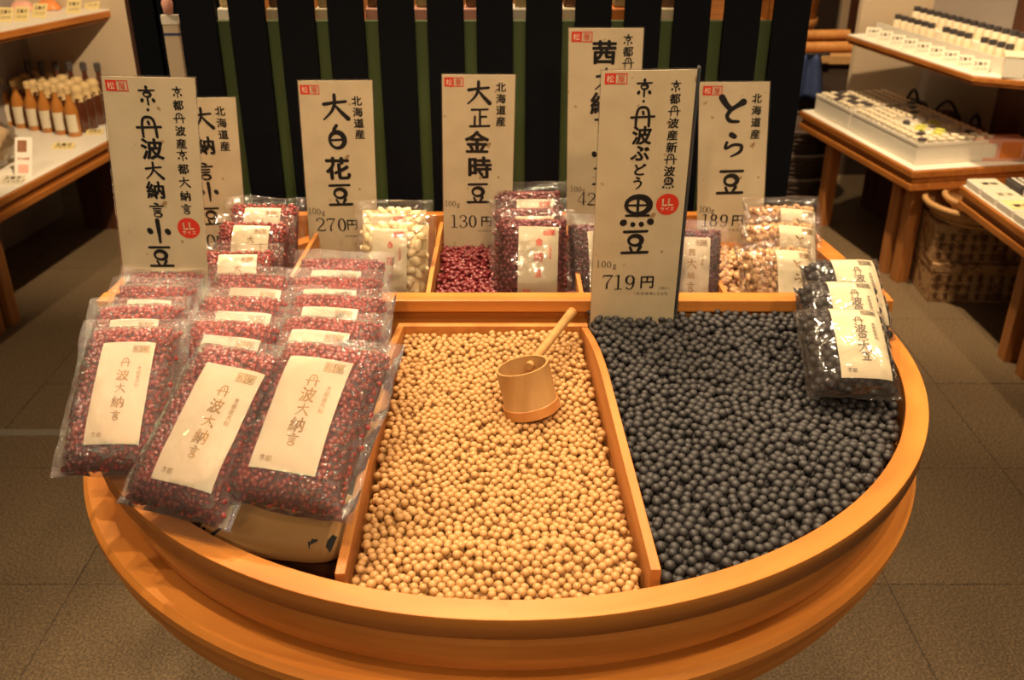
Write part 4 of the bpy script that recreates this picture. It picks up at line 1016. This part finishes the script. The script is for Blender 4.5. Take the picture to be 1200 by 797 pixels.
# upper shelf with chamfer
q1 = at_z(1140, 88, .72); q2 = at_z(992, 40, .72); d = q2 - q1; srot = math.atan2(d.y, d.x); sL = Vector((d.x, d.y)).length
sh = thing('hanging_shelf', 'white shelf with an orange wooden edge, carrying racks of small spice jars', 'shelf', (q1.x, q1.y, 0), (0, 0, srot))
sh_m = Matrix.Translation((q1.x, q1.y, 0)) @ Matrix.Rotation(srot, 4, 'Z')
foot = [(-.28, -.12), (0, 0), (sL, 0), (sL, -.30), (-.28, -.34)]
foot = [(-.30, -.17), (-.30, -.45), (sL, -.36), (sL, 0), (0, 0)][::-1]
foot = [(0, 0), (-.22, -.25), (-.22, -.45), (sL, -.34), (sL, 0)]
def prism(pts, z0, z1, mb=None, inset=0):
    c = Vector((sum(p[0] for p in pts) / len(pts), sum(p[1] for p in pts) / len(pts)))
    q = [Vector(p) + (c - Vector(p)).normalized() * inset for p in pts]
    A = sum(q[i].x * q[(i + 1) % len(q)].y - q[(i + 1) % len(q)].x * q[i].y for i in range(len(q)))
    if A < 0: q = q[::-1]
    return (mb or MB()).hexa([(p.x, p.y, z0) for p in q], [(p.x, p.y, z1) for p in q])
prism(foot, .716, .720, inset=.004).build('shelf_top', 'white', sh)
prism(foot, .700, .7158).build('edge_moulding', 'shopwood', sh, bevel=.002)
prism(foot, .688, .6998, inset=.012).build('edge_moulding', 'shopwood', sh, bevel=.002)
# spice rack and jars
rk = thing('spice_rack', 'long white stepped rack on the jar shelf', 'rack', group=None); place(rk, sh_m, 0, 0, .7202)
MB().box(-.02, sL - .06, -.155, -.085, 0, .03).build('step', 'white', rk, bevel=.001)
MB().box(-.02, sL - .06, -.23, -.157, 0, .055).build('step', 'white', rk, bevel=.001)
MB().box(-.02, sL - .06, -.0845, -.081, .0, .050).build('front_lip', 'white', rk)
sj = thing('spice_jar', 'small glass spice jar with black cap in the white rack on the upper shelf', 'jar', group='spice jars in the white rack')
MB().lathe([(0, 0), (.014, 0), (.015, .003), (.015, .034), (.012, .040), (0, .040)], 12).build('glass', 'cream', sj, sharp=50)
MB().lathe([(0, .0401), (.0125, .0401), (.0125, .056), (0, .057)], 12).build('cap', 'greycap', sj, sharp=50)
k = 0
for row_ in range(2):
    for c_ in range(16):
        if c_ in (4, 9) and row_ == 0: continue
        o = sj if k == 0 else dup(sj, sj['label'], Matrix(), sj['group']); k += 1
        place(o, sh_m, .01 + c_ * (sL - .10) / 16, -.12 - row_ * .072, .7505 + row_ * .025)
for c_ in range(9):
    tent_card('shelf_price_card', 'small cream price card standing before the white spice rack', sh_m, .02 + c_ * (sL - .06) / 9, -.035, .7205, .052, .045, -srot - .45, .6, 'label', group='price cards before the spice rack')
bx_ = thing('acrylic_box', 'pale rectangular box at the corner of the jar shelf', 'box'); place(bx_, sh_m, -.035, -.11, .7205, -.6)
MB().box(-.045, .045, -.03, .03, 0, .06).build('box_body', 'white', bx_, bevel=.002); MB().box(-.046, .046, -.031, .031, .0602, .066).build('lid', 'cream', bx_, bevel=.001)
r = thing('pink_packet', 'flat pink packet on the jar shelf near the picture edge', 'packet'); place(r, sh_m, -.15, -.30, .7205); MB().box(-.05, .05, -.04, .04, 0, .02).build('packet_body', 'pink', r, bevel=.004); MB().box(-.03, .03, -.02, .02, .0203, .022).build('sticker', 'white', r)

# white trays with little cups
def tray_(name, label, x0, x1, y0, y1, cells):
    r = thing(name, label, 'tray'); place(r, rc_m, x0, -y0, .4203)
    w_, d_ = x1 - x0, y1 - y0
    MB().box(0, w_, -d_, 0, 0, .062).build('tray_body', 'white', r, bevel=.003)
    q = MB()
    for k in range(cells + 1): q.box(w_ * k / cells - .0015, w_ * k / cells + .0015, -d_, 0, .0622, .072)
    for k in range(5): q.box(0, w_, -d_ * k / 4 - .0015, -d_ * k / 4 + .0015, .0622, .0715)
    q.build('divider_grid', 'white', r)
    return r
tray_('sample_tray', 'white divided sample tray at the far end of the counter, full of tiny cups', rL * .62, rL - .03, .035, .33, 6)
tray_('sample_tray', 'long white divided sample tray with green and yellow packets in the middle', .05, rL * .61, .035, .33, 8)
R = random.Random(5)
cup = thing('sample_cup', 'tiny cream-lidded cup in the white sample trays', 'cup', group='tiny cups in the white sample trays')
MB().lathe([(0, 0), (.009, 0), (.0125, .016), (0, .016)], 10).build('cup_body', 'white', cup, sharp=50)
MB().lathe([(0, .0162), (.0135, .0162), (.0135, .020), (0, .0215)], 10).build('lid', 'cream', cup, sharp=50)
dcup = thing('sample_cup', 'tiny dark-lidded cup in the white sample trays', 'cup', group='dark-lidded cups in the white sample trays')
MB().lathe([(0, 0), (.009, 0), (.0125, .016), (0, .016)], 10).build('cup_body', 'white', dcup, sharp=50)
MB().lathe([(0, .0162), (.0140, .0162), (.0140, .022), (0, .0235)], 10).build('lid', 'greycap', dcup, sharp=50)
k = 0; kd = 0
nx = int((rL - .08) / .034)
for i in range(nx):
    for j in range(8):
        x = .065 + i * .0335; y = -(.055 + j * .035)
        if abs(x - rL * .615) < .012: continue
        mid = .12 < x < rL * .42 and 1 < j < 7
        if mid: continue
        if (j in (1, 2) and i > nx * .62 and (i + j) % 3) or (i * 7 + j * 3) % 17 == 0:
            o = dcup if kd == 0 else dup(dcup, dcup['label'], Matrix(), dcup['group']); kd += 1
            place(o, rc_m, x, y, .4826); continue
        o = cup if k == 0 else dup(cup, cup['label'], Matrix(), cup['group']); k += 1
        place(o, rc_m, x, y, .4826)
for k, (x, j, m_, nm) in enumerate(((.14, 3, 'yellow', 'yellow-green'), (.18, 4, 'yellow', 'bright yellow'), (.24, 3, 'yellow', 'pale green'), (.28, 5, 'yellow', 'lime'), (.20, 2, 'yellow', 'leaf-green'), (.30, 2.4, 'greycap', 'dark grey'), (.16, 1.6, 'greycap', 'near-black'), (.14, 6.4, 'greycap', 'charcoal'), (.33, 4.5, 'white', 'white'), (.22, 6, 'cream', 'cream'))):
    r = thing('sample_packet', f'{nm} packet among the cups in the long sample tray, {["first", "second", "third", "fourth", "fifth", "sixth", "seventh", "eighth", "ninth", "tenth"][k]} of the ten packets', 'packet', group='packets in the long sample tray'); place(r, rc_m, x, -(.055 + j * .035), .4826, .5 * k)
    MB().box(-.020, .020, -.013, .013, 0, .012).box(-.015, .015, -.009, .009, .0121, .018).build('packet_body', m_, r, bevel=.003)
# looped dark straps, orange and pink items at the back of the counter
for k, (x, y) in enumerate(((rL * .86, -.40), (rL * .62, -.42), (rL * .36, -.395))):
    r = thing('dark_pouch', f'dark pouch with a looped strap behind the sample trays, {["farthest", "middle", "nearest"][k]} of the three', 'pouch', group='dark pouches behind the sample trays'); place(r, rc_m, x, y, .4203, k)
    MB().lathe([(0, 0), (.05, 0), (.058, .015), (.05, .04), (.02, .055), (0, .056)], 16, wob=lambda a, z: 1 + .15 * math.sin(a * 2)).build('pouch_body', 'darkwicker', r, smooth=True)
    MB().tube([(-.045 + .09 * t, 0, .035 + .055 * math.sin(math.pi * t)) for t in np.linspace(0, 1, 12)], .006, 8).build('strap', 'iron', r, smooth=True)
r = thing('orange_packet', 'folded orange packet near the inner corner of the sample counter', 'packet'); place(r, rc_m, .10, -.42, .4203, .4)
MB().hexa([(-.06, -.03, 0), (.06, -.03, 0), (.06, .03, 0), (-.06, .03, 0)], [(-.05, -.004, .045), (.03, -.004, .055), (.03, .004, .055), (-.05, .004, .045)]).build('wrapper', 'orange', r, bevel=.003); MB().box(-.02, .02, -.0335, -.0305, .002, .016).build('sticker', 'cream', r)
r = thing('pink_orange_box', 'pale pink and orange box standing at the near corner of the sample counter', 'box'); p = local_of(rc_m, 1172, 190, .4203); place(r, rc_m, p.x + .04, p.y, .4203, -rrot)
MB().box(-.085, .085, -.03, .03, 0, .075).build('box_body', 'pink', r, bevel=.003); MB().box(.005, .075, -.0312, -.0302, .01, .065).build('front_print', 'orange', r); MB().box(-.070, -.01, -.0312, -.0302, .012, .06).build('front_print', 'white', r)

# --- near counter
P0, P1 = at_z(1200, 270, .42), at_z(1125, 216, .42)
nc, nrot, nL = counter('shop_counter', 'nearer shop counter with orange wooden edge and flat packs on its corner', P0, P1, -1, .0, .9, .50, .42, (.02, -.09), partition=False)
nc_m = Matrix.Translation((P0.x, P0.y, 0)) @ Matrix.Rotation(nrot, 4, 'Z')
for k, (x, y, m_, nm, dz) in enumerate(((nL - .06, -.055, 'label', 'corner cream', 0), (nL - .16, -.055, 'label', 'second cream', 0), (nL - .26, -.055, 'tagpaper', 'third cream', 0), (nL - .36, -.055, 'label', 'fourth cream', 0), (nL - .46, -.055, 'tagpaper', 'fifth yellowish', 0),
                                        (nL - .09, -.16, 'iron', 'black and white patterned', .012), (nL - .20, -.16, 'white', 'white', .012), (nL - .31, -.16, 'cream', 'cream', .012), (nL - .42, -.16, 'capcloth', 'tan', .012))):
    r = thing('flat_pack', f'{nm} flat pack on the nearer counter', 'packet', group='flat packs on the nearer counter'); place(r, nc_m, x, y, .4203)
    MB().box(-.045, .045, -.045, .045, 0, .022 + dz).build('pack_body', 'white' if m_ != 'iron' else 'greycap', r, bevel=.003)
    q = MB().box(-.040, .040, -.040, .040, .0222 + dz, .0235 + dz); q.build('pack_top', m_, r)
    if m_ == 'iron':
        q = MB()
        for i in range(4):
            for j in range(4): q.box(-.034 + i * .019, -.022 + i * .019, -.034 + j * .019, -.022 + j * .019, .0237 + dz, .0248 + dz)
        q.build('pattern', 'white', r)
    else:
        letters([(c, (i - .5) * .026, .008 - .0 * i, .024, .8) for i, c in enumerate('京豆' if k % 2 else '和菓')], lambda u, v, l: (-v, -u * -1 if False else u, .0238 + dz + l), .0004).build('lettering', 'ink_soft', r)
# baskets and cartons on the floor between the counters
def basket(name, label, p, r0, r1, h_, mat, nrib=28):
    r = thing(name, label, 'basket', p)
    MB().lathe([(0, .006), (r0 * .96, .006), (r1 * .97, h_ - .004), (r1, h_), (r1 * 1.02, h_ - .004), (r0, 0), (0, 0)], 48, wob=lambda a, z: 1 + .012 * math.sin(a * nrib)).build('woven_wall', mat, r, sharp=60)
    for k in range(int(h_ / .02)):
        t = (k + .5) / int(h_ / .02); rr = r0 + (r1 - r0) * t + .004
        MB().tube([((rr + .002 * math.sin(a * nrib / 2 + k * math.pi)) * math.cos(a), (rr + .002 * math.sin(a * nrib / 2 + k * math.pi)) * math.sin(a), h_ * t) for a in np.linspace(0, 2 * math.pi, 60)], .006, 6).build('woven_band', mat, r, smooth=True)
    MB().tube([(r1 * math.cos(a), r1 * math.sin(a), h_) for a in np.linspace(0, 2 * math.pi, 48)], .010, 8).build('rim', mat, r, smooth=True)
    return r
c1 = at_z(1078, 352, 0)
def carton(name, label, x, y, z, w_, d_, h_, rz):
    r = thing(name, label, 'carton', (x, y, z), (0, 0, rz))
    MB().box(-w_ / 2, w_ / 2, -d_ / 2, d_ / 2, 0, h_ - .03).build('carton_body', 'patbox', r, bevel=.003)
    MB().box(-w_ / 2 - .003, w_ / 2 + .003, -d_ / 2 - .003, d_ / 2 + .003, h_ - .0298, h_).build('lid', 'patbox', r, bevel=.003)
    q = []
    for i in range(int(w_ / .034)):
        for j in range(3): q.append(('◯' if False else '言', -w_ / 2 + .022 + i * .034, .022 + j * .032, .026, 1))
    letters(q, lambda u, v, l: (u, -d_ / 2 - l, v), .0008).build('dark_print', 'darkwood', r)
    return r
carton('patterned_carton', 'brown patterned carton on the floor between the counters, lower of two', 1.590, 1.955, 0, .40, .22, .136, -.06)
carton('patterned_carton', 'brown patterned carton between the counters, upper of two, under the wide basket', 1.580, 1.960, .1365, .39, .21, .132, -.10)
basket('wide_basket', 'wide round brown wicker basket standing on the two patterned cartons', (1.51, 1.92, .2715), .115, .16, .055, 'wicker')
basket('wide_basket', 'second brown wicker basket nested askew in the wide basket', (1.54, 1.93, .292), .08, .125, .045, 'wicker')

# --- far end beyond the fence
def barrel(p, r_, h_, label, mat='shopwood'):
    b = thing('wooden_barrel', label, 'barrel', p)
    n = 18
    for k in range(n):
        a0, a1 = 2 * math.pi * k / n + .012, 2 * math.pi * (k + 1) / n - .012
        MB().lathe([(r_ * .93, 0), (r_, h_ * .5), (r_ * .95, h_), (r_ * .89, h_), (r_ * .9, 0)], 2, a0=a0, a1=a1, close=True).build('stave', mat, b)
    MB().lathe([(0, .01), (r_ * .9, .01), (r_ * .93, h_ * .5), (r_ * .88, h_ - .02), (0, h_ - .02)], 24).build('barrel_lining', 'darkwood', b)
    for z in (.2, .8): MB().lathe([(r_ * 1.0, h_ * z), (r_ * 1.025, h_ * z + .005), (r_ * 1.02, h_ * z + .03), (r_ * .99, h_ * z + .032)], 36).build('hoop', 'bamboo_dark', b, smooth=True)
    return b
tb = at_y(968, 100, 3.3)
r = thing('display_table', 'low dark table beyond the fence carrying the barrel and bamboo poles', 'table', (1.32, 3.45, 0))
MB().box(-.35, .50, -.22, .28, .50, .54).build('tabletop', 'wicker', r, bevel=.004)
MB().box(-.33, .48, -.20, .26, 0, .4995).build('table_body', 'darkwicker', r)
barrel((1.22, 3.55, .5402), .17, .42, 'orange-brown stave barrel beyond the end of the black fence')
for k, (z, y, l_) in enumerate(((.565, 3.27, .44), (.565, 3.33, .48), (.61, 3.30, .42))):
    r = thing('bamboo_pole', f'{["front", "rear", "top"][k]} short bamboo pole of the pile before the barrel', 'pole', (1.06, y, z), group='short bamboo poles')
    MB().tube([(0, 0, 0), (l_, .03, 0)], .022, 14).build('culm', 'pink' if False else 'bamboo_dark', r, sharp=50)
    MB().tube([(l_ * .45, .0135, 0), (l_ * .47, .0145, 0)], .0245, 14).build('node', 'bamboo', r, sharp=50)
r = thing('blue_cloth', 'dark blue cloth hanging beyond the end of the black fence', 'cloth', (1.285, 3.19, .36))
vs = []; fs = []
for i in range(13):
    for j in range(9):
        u, v = i / 12, j / 8; vs.append((-.01 + (.07 + .05 * (1 - v)) * (u - .5) * 1.6, .02 * math.sin(u * 14) * (1 - .4 * v), .19 * v))
for i in range(12):
    for j in range(8): a = i * 9 + j; fs.append((a, a + 9, a + 10, a + 1))
o = MB().add(vs, fs).build('hanging_fold', 'blue', r, smooth=True); s_ = o.modifiers.new('solid', 'SOLIDIFY'); s_.thickness = .004
MB().tube([(-.08, 0, .192), (.08, 0, .192)], .006, 8).build('cloth_rod', 'iron', r)
for k in range(3):
    basket('dark_basket', f'dark basket beyond the fence end, {["bottom", "middle", "top"][k]} of its stack', (1.215, 3.0, .002 + k * .102), .15, .17, .10, 'darkwicker', 24)
r = thing('timber_post', 'pale upright post beyond the fence, beside the jar shelf', 'post', (at_y(985, 40, 3.80).x, 3.80, 0)); MB().box(-.02, .02, -.02, .02, 0, 2.3).build('post', 'beige', r, bevel=.002); MB().box(.0205, .10, -.015, .02, 0, 2.3).build('dark_face', 'darkwood', r)

for o in list(bpy.data.objects):
    if o.type == 'MESH' and o.name.startswith('glyph'): bpy.data.objects.remove(o)
